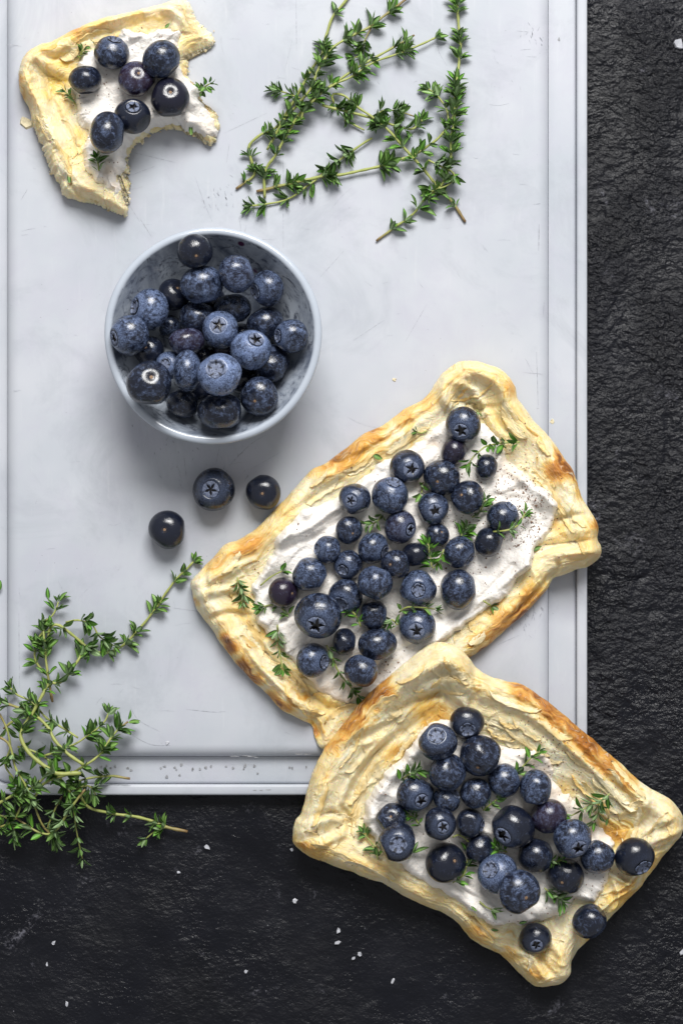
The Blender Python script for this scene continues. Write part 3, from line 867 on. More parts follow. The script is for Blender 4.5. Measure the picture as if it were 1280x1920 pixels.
tart_mid = Tart('tart', 'large blueberry tart in the middle, under the corner of the front tart', mid_out, ((560, 1160), (905, 960)), mid_cream, 75, flatbase,
    H=46, floor=18, wc=28, wi=104, seed=3, stroke=math.radians(38), creamT=25,
    ridges=[([(838, 700), (830, 740), (850, 775)], 9, 12), ([(880, 690), (925, 715), (950, 760)], 10, 12), ([(900, 740), (920, 790), (950, 830)], 6, 9),
            ([(855, 720), (890, 735), (905, 770)], 7, 10), ([(860, 750), (900, 765), (925, 760)], 7, -11),
            ([(1000, 1010), (1050, 1000), (1110, 990)], 8, 10), ([(1010, 1040), (1060, 1035), (1120, 1030)], 9, 12), ([(1005, 1025), (1060, 1018), (1110, 1012)], 5, -12),
            ([(1030, 1085), (1045, 1065), (1040, 1050)], 5, -10), ([(945, 1170), (1000, 1115), (1030, 1080)], 5, -9),
            ([(1020, 985), (1060, 970), (1100, 965)], 6, -8),
            ([(370, 1090), (420, 1075), (470, 1050)], 9, 9), ([(375, 1115), (430, 1105), (460, 1110)], 8, 9), ([(390, 1160), (430, 1150), (470, 1155)], 6, -12),
            ([(390, 1050), (385, 1090), (400, 1140)], 6, -8),
            ([(470, 1180), (490, 1220), (540, 1270), (600, 1320)], 8, -12), ([(450, 1190), (480, 1235), (530, 1290), (580, 1330)], 7, 10),
            ([(610, 1330), (590, 1350), (600, 1390)], 8, -12), ([(560, 1290), (620, 1330), (660, 1325)], 9, -12),
            ([(600, 880), (680, 850), (760, 800), (820, 760)], 7, -9), ([(520, 980), (590, 930), (660, 885)], 6, -8)],
    brown=[(700, 815, 26, .42), (650, 850, 34, .40), (600, 885, 24, .30), (760, 775, 26, .35), (800, 750, 20, .3), (640, 855, 14, .2),
           (1040, 885, 26, .60), (1075, 880, 18, .45), (1090, 925, 16, .35), (1050, 850, 14, .4), (955, 728, 16, .3), (1045, 990, 18, .3), (1118, 985, 9, .5),
           (1000, 1120, 30, .38), (950, 1170, 34, .42), (905, 1205, 26, .5), (985, 1150, 16, .4), (890, 1225, 18, .45),
           (432, 1215, 16, .62), (455, 1250, 18, .62), (480, 1275, 16, .60), (510, 1305, 18, .50), (420, 1195, 10, .5), (540, 1325, 16, .45), (590, 1375, 12, .5),
           (440, 1140, 30, .2), (400, 1060, 30, .2), (470, 1020, 26, .28), (540, 955, 26, .25), (363, 1130, 9, .45), (720, 850, 22, .25), (780, 850, 24, .35), (500, 1185, 20, .3), (560, 1270, 30, .28)],
    butter=[(920, 775, 34, .55), (955, 825, 30, .45), (620, 1320, 26, .8), (470, 1160, 24, .5), (540, 980, 30, .25), (680, 860, 40, .3), (1000, 1090, 30, .25), (1040, 1030, 24, .3)],
    humps=[(880, 705, 48, 16), (1095, 1030, 40, 14), (390, 1100, 45, 10)], flat=[(700, 1340, 110, .55), (620, 1390, 60, .35), (800, 1280, 80, .55)],
    cridges=[([(525, 1010), (580, 985), (640, 940)], 9, 9), ([(540, 1030), (600, 1000), (650, 970)], 6, -6), ([(560, 1020), (610, 990)], 7, 5),
             ([(950, 880), (1000, 915), (1036, 945), (1030, 985)], 10, 11), ([(930, 930), (980, 940), (1010, 960)], 8, -6),
             ([(880, 1140), (940, 1095), (985, 1060)], 9, 8), ([(840, 1170), (900, 1120), (960, 1060)], 6, -7), ([(480, 1100), (510, 1050), (540, 1000)], 7, 6),
             ([(500, 1140), (530, 1180), (560, 1220)], 9, 6)],
    thin=[(960, 880, 28, .7), (650, 1310, 60, .6), (620, 1295, 30, .5), (810, 830, 22, .7), (790, 900, 18, .8), (760, 850, 25, .3)])

def fbase(x, y):
    px, py = x / kz(60) + 640, 960 - y / kz(60)
    # rests on the middle tart at its upper corner, crosses the board edge, lies on the slate
    z = np.interp(py, [1180, 1300, 1400, 1500, 1650, 1760, 1880], [92, 79, 62, 46, 24, 9, -4])
    return z + np.clip((px - 1000) / 280, 0, 1) * np.interp(py, [1400, 1500, 1600, 1750], [0, -6, -8, 0])
fr_out = [(547, 1577), (552, 1545), (564, 1528), (572, 1500), (578, 1470), (590, 1440), (605, 1410), (630, 1375), (660, 1335), (690, 1300), (720, 1275), (755, 1245), (785, 1220),
          (810, 1205), (835, 1203), (860, 1215), (880, 1235), (893, 1252), (920, 1268), (950, 1277), (985, 1286), (1020, 1310), (1050, 1335), (1080, 1360), (1110, 1385), (1140, 1412),
          (1170, 1438), (1200, 1465), (1222, 1481), (1255, 1500), (1280, 1525), (1287, 1558), (1275, 1585), (1250, 1612), (1230, 1640), (1200, 1680), (1165, 1715), (1130, 1755), (1100, 1785),
          (1079, 1812), (1075, 1840), (1055, 1860), (1022, 1867), (1000, 1860), (975, 1836), (945, 1806), (915, 1790), (885, 1770), (860, 1742), (835, 1725), (800, 1710), (760, 1690),
          (720, 1665), (690, 1655), (650, 1640), (610, 1625), (575, 1610), (553, 1593)]
fr_cream = [(812, 1352), (792, 1366), (773, 1395), (755, 1420), (726, 1446), (700, 1483), (684, 1508), (682, 1545), (700, 1576), (730, 1607), (759, 1632), (788, 1654), (824, 1672),
            (854, 1690), (883, 1716), (919, 1740), (945, 1743), (966, 1738), (980, 1744), (1009, 1735), (1040, 1728), (1062, 1718), (1080, 1696), (1100, 1697), (1122, 1692), (1138, 1670), (1143, 1650), (1147, 1625),
            (1154, 1585), (1125, 1554), (1087, 1508), (1055, 1483), (1040, 1455), (1030, 1427), (1009, 1412), (977, 1405), (934, 1395), (900, 1372), (862, 1356), (835, 1349)]
tart_front = Tart('tart', 'front blueberry tart resting half on the board and half on the slate', fr_out, ((800, 1500), (1040, 1620)), fr_cream, 85, fbase,
    H=48, floor=16, wc=32, wi=122, seed=23, N=820, stroke=math.radians(-35), creamT=25,
    ridges=[([(700, 1310), (760, 1270), (830, 1235), (870, 1250)], 14, 12), ([(740, 1330), (790, 1310), (830, 1300), (850, 1330)], 8, -14), ([(790, 1290), (840, 1275), (880, 1300)], 10, 9),
            ([(885, 1245), (890, 1290), (880, 1330)], 7, -14), ([(850, 1300), (870, 1320), (860, 1350)], 7, 8),
            ([(640, 1410), (680, 1380), (740, 1350)], 9, -8), ([(650, 1500), (680, 1440), (730, 1390), (790, 1345)], 8, -12), ([(630, 1530), (665, 1450), (720, 1380)], 6, 9),
            ([(570, 1560), (610, 1540), (650, 1535)], 9, 9), ([(580, 1590), (630, 1570), (660, 1560)], 8, 10), ([(590, 1530), (620, 1525), (645, 1540)], 6, -12), ([(640, 1515), (655, 1545), (650, 1575)], 6, -10),
            ([(660, 1600), (720, 1630), (790, 1670)], 6, -9), ([(850, 1700), (885, 1725), (905, 1750)], 5, -10),
            ([(930, 1300), (1000, 1330), (1080, 1400), (1140, 1460), (1200, 1520)], 8, -12), ([(900, 1320), (980, 1350), (1060, 1410)], 8, -6), ([(1030, 1370), (1100, 1430), (1160, 1490)], 6, 8),
            ([(1195, 1560), (1215, 1530), (1225, 1495)], 7, -12), ([(1200, 1570), (1240, 1540), (1270, 1530)], 6, 8), ([(1200, 1590), (1240, 1570), (1280, 1560)], 6, 8), ([(1220, 1600), (1250, 1590), (1270, 1585)], 5, -7),
            ([(1140, 1640), (1180, 1660), (1200, 1650)], 3.5, 9), ([(1130, 1680), (1170, 1665), (1190, 1640)], 3.5, 9), ([(1120, 1720), (1150, 1690), (1190, 1670)], 3.5, 9), ([(1150, 1650), (1160, 1690), (1150, 1720)], 3.5, 8),
            ([(1135, 1655), (1150, 1680), (1165, 1690)], 8, -8),
            ([(1010, 1770), (1050, 1790), (1060, 1840)], 9, 12), ([(1030, 1780), (1015, 1800), (1030, 1830)], 7, -14), ([(1080, 1800), (1090, 1770), (1085, 1750)], 7, -10), ([(960, 1790), (1000, 1800), (1030, 1850)], 7, 9)],
    brown=[(690, 1310, 24, .55), (660, 1345, 26, .48), (720, 1290, 20, .5), (640, 1375, 22, .42), (620, 1400, 18, .3), (850, 1245, 24, .25), (800, 1330, 26, .35), (830, 1345, 26, .4),
           (985, 1295, 22, .45), (1020, 1318, 24, .55), (1050, 1345, 24, .55), (1085, 1375, 24, .52), (1110, 1400, 22, .50), (1140, 1430, 26, .42), (1170, 1465, 26, .35), (1190, 1510, 26, .3), (960, 1285, 14, .3),
           (1165, 1570, 28, .5), (1140, 1560, 22, .4), (1060, 1480, 22, .3), (600, 1600, 30, .25), (560, 1585, 16, .2), (740, 1420, 26, .25), (745, 1405, 14, .3),
           (1230, 1620, 26, .22), (1180, 1690, 26, .28), (1110, 1760, 20, .3), (900, 1755, 26, .25), (960, 1800, 20, .3), (1010, 1830, 20, .2), (690, 1560, 20, .25), (1180, 1470, 20, .2)],
    butter=[(800, 1330, 34, .5), (690, 1440, 40, .3), (660, 1520, 30, .5), (920, 1340, 40, .25), (1170, 1550, 30, .5), (1030, 1790, 24, .4), (985, 1700, 20, .4), (1150, 1690, 30, .35), (700, 1400, 30, .3), (640, 1570, 26, .3)],
    humps=[(835, 1245, 55, 22), (585, 1570, 50, 8), (1250, 1550, 50, 8), (1040, 1825, 45, 6)], flat=[(960, 1290, 80, .12)],
    cridges=[([(815, 1360), (780, 1400), (745, 1440), (710, 1480), (695, 1530)], 13, 11), ([(720, 1600), (780, 1640), (850, 1680)], 9, 4), ([(890, 1700), (960, 1715), (1040, 1705)], 12, 8),
             ([(1080, 1705), (1110, 1700), (1125, 1690)], 7, 6), ([(990, 1430), (1030, 1450), (1050, 1490)], 9, -4)],
    thin=[(1040, 1470, 50, .8), (1010, 1430, 30, .6), (1130, 1560, 34, .9), (930, 1390, 40, .6), (1100, 1520, 30, .7), (975, 1740, 14, .4)])

tl_out = [(33, 148), (40, 107), (62, 86), (100, 72), (137, 52), (179, 34), (241, 19), (292, 6), (325, -4), (348, -4), (359, 10), (365, 28), (382, 46), (400, 66), (398, 82), (380, 88), (364, 90), (357, 100),
          (351, 120), (353, 144), (371, 158), (379, 186), (404, 210), (410, 240), (393, 268), (370, 256), (330, 240), (302, 240), (275, 249), (254, 268), (238, 292), (240, 316), (234, 330), (243, 342), (238, 371),
          (238, 390), (232, 402), (210, 395), (179, 381), (145, 374), (117, 364), (112, 347), (100, 330), (86, 299), (79, 275), (69, 254), (58, 223), (51, 196), (41, 180)]
tl_cream = [(146, 122), (160, 100), (190, 82), (218, 69), (240, 57), (272, 62), (309, 55), (337, 62), (335, 82), (333, 100), (340, 127), (352, 150), (370, 160), (377, 186), (395, 213), (407, 243), (390, 256),
            (370, 250), (325, 233), (287, 240), (256, 254), (240, 280), (234, 312), (222, 340), (229, 361), (213, 380), (203, 358), (174, 333), (158, 303), (158, 272), (167, 256), (166, 246), (150, 237), (138, 220), (143, 196), (135, 168), (133, 144)]
tart_tl = Tart('tart', 'bitten blueberry tart at the top left of the board', tl_out, ((185, 225), (285, 140)), tl_cream, 70, flatbase,
    H=52, floor=22, wc=22, wi=80, seed=41, N=680, Mr=110, stroke=math.radians(30), creamT=22,
    ridges=[([(60, 110), (100, 130), (125, 140)], 10, 12), ([(75, 105), (110, 110), (130, 100)], 6, -9), ([(55, 150), (80, 200), (110, 270), (150, 330)], 8, 9), ([(90, 160), (110, 220), (150, 290)], 8, -9),
            ([(150, 80), (220, 55), (300, 30)], 7, -8), ([(130, 70), (200, 45), (290, 22)], 6, 8), ([(300, 20), (330, 30), (350, 60)], 6, 9), ([(120, 300), (160, 350), (220, 390)], 8, 9), ([(110, 320), (150, 365), (200, 385)], 5, -8)],
    brown=[(36, 150, 12, .35), (145, 58, 16, .25), (40, 180, 10, .3), (60, 110, 20, .1), (255, 30, 20, .15), (385, 200, 14, .3)],
    butter=[(128, 118, 26, .95), (110, 160, 26, .6), (120, 200, 26, .55), (95, 150, 24, .4), (150, 290, 26, .5), (260, 45, 40, .5), (300, 38, 24, .5), (350, 70, 20, .45), (140, 250, 18, .6), (200, 60, 30, .35), (205, 320, 14, .4)],
    humps=[(65, 130, 40, 8)], flat=[(300, 260, 85, .5), (240, 330, 36, .45), (395, 230, 36, .5), (360, 120, 40, .45), (380, 70, 40, .5)],
    torn=[(300, 245, 45), (255, 265, 40), (240, 310, 45), (240, 370, 45), (340, 245, 40), (395, 255, 40), (365, 130, 40), (385, 190, 40), (375, 60, 50), (360, 95, 30), (210, 395, 40), (100, 330, 40), (80, 275, 35)],
    cridges=[([(250, 72), (300, 66), (335, 72)], 7, 7), ([(160, 250), (165, 300), (190, 335)], 8, 5)], thin=[(395, 235, 26, .6), (215, 350, 26, .6), (205, 320, 14, .5)])

tart_mid.specks([(965, 955, 38, 42, 420), (985, 970, 22, 30, 160), (900, 930, 50, 40, 90), (840, 880, 30, 30, 60), (900, 1010, 60, 40, 80), (930, 1080, 40, 30, 30), (720, 1240, 40, 25, 40), (950, 840, 30, 40, 40), (680, 870, 60, 40, 25), (520, 1100, 30, 50, 35), (850, 1020, 40, 50, 60), (620, 1030, 60, 40, 20)], 1)
tart_front.specks([(1000, 1380, 60, 40, 110), (1040, 1450, 40, 30, 60), (1110, 1640, 40, 30, 90), (740, 1470, 30, 30, 40), (950, 1720, 80, 15, 50), (1080, 1420, 50, 40, 70), (720, 1600, 50, 30, 40), (1140, 1500, 30, 20, 30), (860, 1560, 80, 50, 40)], 2)
tart_tl.specks([(210, 170, 50, 40, 60), (270, 130, 50, 40, 50), (200, 300, 30, 30, 25), (310, 220, 40, 15, 20)], 3)

def auto_flakes(T, n, seed):
    r = random.Random(seed); Q = T.Q; N = len(Q); out = []
    for k in range(n):
        i = r.randrange(N); t = Q[(i + 3) % N] - Q[i - 3]; t /= np.linalg.norm(t)
        inw = np.array([-t[1], t[0]]); dd = r.uniform(18, T.wi * .95)
        p = Q[i] + inw * dd
        L = r.uniform(34, 105); e1, e2 = p + t * L * .6, p - t * L * .6
        if not (inside(e1[:1], e1[1:], Q)[0] and inside(e2[:1], e2[1:], Q)[0]) or polydist([e1[0], e2[0]], [e1[1], e2[1]], Q)[0].min() < 12: continue
        if inside(e1[:1], e1[1:], T.C)[0] or inside(e2[:1], e2[1:], T.C)[0]: continue
        if inside(p[:1], p[1:], T.C)[0] or not inside(p[:1], p[1:], Q)[0]: continue
        k0 = kz(T.z0)
        out.append((p[0] / k0 + 640, 960 - p[1] / k0, L, r.uniform(6, 15), r.uniform(2.0, 5.5), math.degrees(math.atan2(t[1], t[0])) + r.uniform(-8, 8) + (180 if r.random() < .25 else 0)))
    T.flakes(out, seed)
auto_flakes(tart_mid, 75, 5); auto_flakes(tart_front, 85, 6); auto_flakes(tart_tl, 45, 7)

tart_tl.crumbs(80, 3)

# ================================================================== BLUEBERRIES
def berry_mesh(seed):
    """unit berry (radius 100 u): flattened ball, crown pit at +z, stem dimple at -z"""
    n, m = 40, 28; V = []; cr = []; pit = []
    r = random.Random(seed); ph = [r.uniform(0, 6) for _ in range(6)]
    for i in range(n):
        a = 2 * math.pi * i / n
        for j in range(m):
            th = math.pi * (j / (m - 1)) ** 1.0
            if j < 8: th = math.pi * (j / (m - 1)) * 0.9 + 0.0
            q = 1 + .022 * math.sin(2 * a + ph[0]) * math.sin(th) + .014 * math.sin(3 * a + ph[1]) * math.sin(th) + .012 * math.sin(2 * th + ph[2])
            rr = math.sin(th); z = math.cos(th)
            # squarish shoulders
            rr = rr * (1 + .06 * math.cos(th) ** 2)
            z = z * (0.86 + .0 * rr)
            dep = 0.0
            if th < .62: dep = -.18 * (1 - min(1, max(0, (th - .26) / .18)) ** 2 * (3 - 2 * min(1, max(0, (th - .26) / .18))))
            if th < .62: z += .035 * math.exp(-((th - .48) / .10) ** 2)
            tb = math.pi - th
            dep2 = .10 * math.exp(-(tb / .20) ** 2)
            z = z + dep + dep2
            V.append((100 * rr * q * math.cos(a), 100 * rr * q * math.sin(a), 100 * z))
            cr.append(math.exp(-((th - .55) / .20) ** 2)); pit.append(1.0 if th < .34 else max(0, 1 - (th - .34) / .08))
    V = np.array(V); U_ = V / 100
    for q in range(3):                                      # soft dents where berries pressed on each other
        dv = np.array([r.gauss(0, 1), r.gauss(0, 1), r.gauss(0, .45)]); dv /= np.linalg.norm(dv)
        k = U_ @ dv; V -= np.outer(np.clip(k - r.uniform(.80, .92), 0, 1) * r.uniform(.35, .8) * 100, dv)
    me = mesh('blueberry', V, [f[::-1] for f in gridfaces(n, m, True)])
    attr(me, 'crown', cr); attr(me, 'pit', np.clip(pit, 0, 1))
    me.materials.append(M['berry'])
    return me
BERRY = [berry_mesh(k) for k in range(10)]

def calyx_mesh(kind, seed):
    """five dried lobes round the crown pit; 'star' folds them over it, 'open' splays them"""
    r = random.Random(seed); n, m = 60, 11; V = []; tip = []
    ph = r.uniform(0, 6)
    jit = [r.uniform(.45, 1.25) for _ in range(5)]; wob = [r.uniform(.75, 1.12) for _ in range(12)]
    for i in range(n):
        a = 2 * math.pi * i / n
        c5 = (5 * (a + ph) / (2 * math.pi)) % 5; k = int(c5); f = abs((c5 - k) - .5) * 2     # 0 lobe middle, 1 gap
        lob = (1 - f) ** .8 * jit[k]
        for j in range(m):
            t = j / (m - 1)
            if kind == 'star':
                rin = max(.06, .41 - .30 * (1 - f) ** (.45 + .5 * jit[k] * .6) * jit[k]) * wob[i % 12]
                rr = .47 * (1 - t) + rin * t
                z = .775 + .02 + .05 * math.sin(t * math.pi * .85) - .04 * t * f
                tp = .25 * t * t + (.5 if f > .85 else 0)
            else:
                rr = .02 + (.28 + .05 * lob) * t / .6 if t <= .6 else .30 + .05 * lob + (.12 + .03 * lob) * (t - .6) / .4
                z = .735 + .02 * t if t <= .6 else .755 + .09 * math.sin((t - .6) / .4 * 2.3) + .02 * lob
                tp = (.85 if f > .72 and t > .35 else 0) + (.5 if abs(t - .6) < .05 else 0) + (.7 if t < .1 else 0)
            rr *= 1 + r.uniform(-.03, .03)
            V.append((100 * rr * math.cos(a), 100 * rr * math.sin(a), 100 * z)); tip.append(min(1, tp))
    f = gridfaces(n, m, True)
    if kind == 'star': f = f
    me = mesh('calyx', V, f); attr(me, 'tip', tip); me.materials.append(M['calyx'])
    so = me
    return me
CALYX = {'star': [calyx_mesh('star', k) for k in range(7)], 'open': [calyx_mesh('open', k + 9) for k in range(7)]}
def scar_mesh():
    n = 16; prof = [(20, -77.5), (16, -79.5), (12.5, -78), (10.5, -76), (8, -77.5), (4, -78), (0.5, -78)]
    V = []
    for i in range(n):
        a = 2 * math.pi * i / n; w_ = 1 + .10 * math.sin(3 * a + 1) + .06 * math.sin(5 * a)
        for q in prof: V.append((q[0] * w_ * math.cos(a), q[0] * w_ * math.sin(a), q[1]))
    me = mesh('stem_scar', V, gridfaces(n, len(prof), True)); me.materials.append(M['scar']); me.materials.append(M['pit'])
    for p in me.polygons: p.material_index = 1 if (p.index % (len(prof) - 1)) >= 3 else 0
    return me
SCAR = scar_mesh()

PLACED = []
def place_berry(x, y, r, kind, off, bloom, label, group, surf, purple=0.0, asp=None, pile=None, zmin=None, tol=0.93, sink=0.93):
    """x, y, r in plan units as seen from above; kind: star/open crown, scar, or none"""
    r *= 1.045; z = 60.0; rw = r
    for it in range(4):
        p = W(x, y, z); rw = r * kz(z)
        z = surf(p, rw, sink)
        for q, qr in (pile or []):
            d = math.hypot(p[0] - q[0], p[1] - q[1]); s_ = (rw + qr) * tol
            if d < s_: z = max(z, min(q[2] + math.sqrt(s_ * s_ - d * d), q[2] + 0.9 * rw))
    p = W(x, y, z); rw = r * kz(z)
    if pile is not None: pile.append((p, rw))
    dx, dy = off; L = math.hypot(dx, dy)
    if kind == '-':
        a = Vector((dx, -dy, 0.0)) if L > .01 else Vector((1, 0, 0))
        a = a.normalized(); a.z = -.05
        axis = a.normalized()
    else:
        if L > .96: dx, dy = dx / L * .96, dy / L * .96
        v = Vector((dx, -dy, math.sqrt(max(.02, 1 - dx * dx - dy * dy))))
        axis = v if kind != 'scar' else -v
    k = rng.randrange(10)
    o = bpy.data.objects.new('blueberry', BERRY[k]); COL.objects.link(o)
    rot = axis.to_track_quat('Z', 'Y').to_matrix() @ Matrix.Rotation(rng.uniform(0, 6.28), 3, 'Z')
    o.matrix_world = Matrix.Translation(Vector(p) * S) @ rot.to_4x4() @ Matrix.Diagonal((rw / 100, rw / 100, rw / 100 * ((asp / .86) if asp else rng.uniform(.97, 1.08)), 1))
    o.color = (bloom, purple, rng.random(), 1)
    tag(o, label, 'blueberry', group)
    if kind in CALYX:
        c = bpy.data.objects.new('calyx', rng.choice(CALYX[kind])); COL.objects.link(c); c.parent = o; f_ = rng.uniform(.72, 1.0); c.scale = (f_, f_, 1)
    elif kind == 'scar':
        c = bpy.data.objects.new('stem_scar', SCAR); COL.objects.link(c); c.parent = o
    return o

# -- in the bowl, bottom layer first
def bowl_surf(p, r, sink):
    rho = math.hypot(p[0] - bc[0], p[1] - bc[1]); z = 0
    for a in np.linspace(0, 1.35, 9):
        q = rho + r * math.sin(a)
        if q > RI: break
        z = max(z, float(bowl_in(q)) + r * math.cos(a))
    return z
def bz(zx, zy): return 180 + zx * .34375, 410 + zy * .34375
IN_BOWL = [
    (590, 770, 78, '-', (1, .6), .25, 0, None, 'shadowed blueberry at the bottom of the bowl left of the ringed one'),
    (580, 930, 78, '-', (.4, 1), .2, 0, None, 'shadowed blueberry at the bottom of the bowl below the upright oblong one'),
    (640, 450, 70, '-', (1, .3), .2, 0, None, 'shadowed blueberry at the bottom of the bowl between the upper berries'),
    (820, 830, 70, '-', (.2, 1), .2, 0, None, 'shadowed blueberry at the bottom of the bowl under the bright crowned pair'),
    # zx, zy, r, kind, off, bloom, purple, aspect, label
    (405, 590, 62, '-', (1, .3), .55, 0, None, 'half hidden dusty blueberry left of centre, deep in the bowl'),
    (290, 720, 78, 'scar', (-.2, -.2), .25, 0, None, 'dark blueberry sunk under the leftmost berry in the bowl'),
    (400, 800, 72, 'open', (-.3, -.1), .8, 0, None, 'dusty blueberry tucked behind the upright oblong berry in the bowl'),
    (790, 625, 55, '-', (1, .2), .6, 0, None, 'barely visible blueberry under the two crowned berries at bowl centre'),
    (700, 700, 60, '-', (0, 1), .35, .4, None, 'blueberry buried below the central crowned berry in the bowl'),
    (790, 885, 66, '-', (1, .5), .15, 0, None, 'dark blueberry deep right of the ringed berry in the bowl'),
    (425, 415, 82, 'scar', (.35, -.45), .06, 0, None, 'black shiny blueberry at the upper left in the bowl'),
    (745, 490, 97, '-', (0.1, 1), .55, 0, .78, 'flat wide blueberry above the central crowned berry in the bowl'),
    (555, 540, 97, '-', (-.3, 1), .5, 0, .86, 'blueberry below the two stacked berries in the bowl'),
    (920, 575, 97, '-', (.6, .9), .45, 0, .86, 'dark-bottomed blueberry at the right, under the lopsided one with a side crown in the bowl'),
    (955, 790, 100, '-', (-.9, -.5), .45, 0, .9, 'large shaded blueberry at the lower right behind a bright crowned one in the bowl'),
    (475, 1010, 82, '-', (.3, -1), .35, 0, None, 'shaded blueberry at the bottom left inside the bowl'),
    (680, 1050, 118, '-', (0.05, 1), .42, 0, .78, 'wide glossy blueberry lowest in the bowl'),
    (890, 970, 99, 'scar', (-.25, .35), .5, 0, None, 'blueberry with a tan stem scar at the lower right in the bowl'),
    (578, 360, 108, '-', (.2, 1), .62, 0, .9, 'dusty spotted blueberry under the topmost berry in the bowl'),
    (765, 300, 97, '-', (1, -.35), .62, .1, .9, 'egg-shaped dusty blueberry at the top right in the bowl'),
    (935, 380, 91, 'open', (-.82, .25), .62, 0, None, 'dusty blueberry with crown facing left at the upper right of the bowl'),
    (1065, 640, 89, 'open', (-.88, .05), .62, 0, None, 'rightmost blueberry in the bowl with crown facing left'),
    (295, 495, 105, 'open', (-.85, -.12), .78, 0, .88, 'bright dusty blueberry with crown facing left, upper left of bowl'),
    (185, 635, 103, 'star', (-.85, .2), .68, 0, .92, 'leftmost blueberry in the bowl with dark crown at its left'),
    (495, 670, 92, '-', (0.1, 1), .55, .55, .76, 'small flat purplish blueberry left of the central crowned berry in the bowl'),
    (495, 830, 105, '-', (1, .05), .72, 0, .68, 'upright oblong dusty blueberry left of the ringed one in the bowl'),
    (290, 900, 118, 'scar', (.2, -.28), .42, 0, None, 'large dark blueberry with pale stem scar at the lower left in the bowl'),
    (680, 605, 96, 'star', (-.12, -.2), .8, 0, None, 'bright crowned blueberry at the very centre of the bowl'),
    (845, 715, 106, 'star', (.33, -.55), .9, 0, None, 'bright powder-blue blueberry with crown at its top right in the bowl'),
    (675, 850, 113, 'open', (-.15, -.25), .92, 0, None, 'large powder-blue blueberry with ring crown, below the bowl centre'),
    (540, 178, 90, 'scar', (.15, .42), .18, 0, None, 'topmost dark blueberry in the bowl with a tiny stem scar')]
pile = []
for zx, zy, r, kd, off, bl, pu, asp, lab in IN_BOWL:
    x, y = bz(zx, zy)
    place_berry(x, y, r * .34375 * 1.03, kd, off, bl, lab, 'blueberries in the bowl', bowl_surf, pu, asp, pile, tol=.95)

# -- loose on the board
def board_surf(p, r, sink): return ZB + r * .86
for x, y, r, kd, off, bl, lab in ((401, 918, 39, 'star', (-.12, .0), .35, 'large loose blueberry with star crown on the board below the bowl'),
                                  (494, 923, 32, 'scar', (-.05, .1), .16, 'loose dark blueberry on the board nearest the middle tart'),
                                  (314, 993, 34, 'scar', (-.12, .0), .06, 'black loose blueberry with pale stem scar, lowest of three on the board')):
    place_berry(x, y, r, kd, off, bl, lab, 'loose blueberries on the board', board_surf)

# -- on the tarts
def tart_surf(T):
    return lambda p, r, sink: float(T.z_at(p[0], p[1])[0]) + r * .86 * sink - 3
def put(T, rows, group):
    f = tart_surf(T); pl = []
    for x, y, r, kd, off, bl, pu, asp, lab in rows:
        place_berry(x, y, r, kd, off, bl, lab, group, f, pu, asp, pl, tol=.88, sink=.8)
put(tart_tl, [
    (160, 149.5, 30, '-', (.1, 1), .35, 0, .84, 'leftmost small dark blueberry on the bitten tart'),
    (256, 148.5, 33, 'scar', (.25, -.25), .5, .75, None, 'purplish blueberry with tan scar at the centre of the bitten tart'),
    (249, 218, 33, 'star', (.1, -.5), .06, 0, .86, 'black blueberry smeared with cream on the bitten tart'),
    (210, 99, 32, 'open', (.25, -.78), .5, 0, None, 'blueberry with crown at its top, upper left on the bitten tart'),
    (302.5, 110.5, 34.5, '-', (.7, .7), .5, 0, .93, 'frosty blueberry at the upper right of the bitten tart'),
    (319, 183, 36, 'scar', (.1, -.17), .08, .15, None, 'large black blueberry with tan scar at the right of the bitten tart'),
    (201, 249, 37, '-', (1, .1), .42, 0, .84, 'lowest blueberry on the bitten tart')], 'blueberries on the bitten tart')
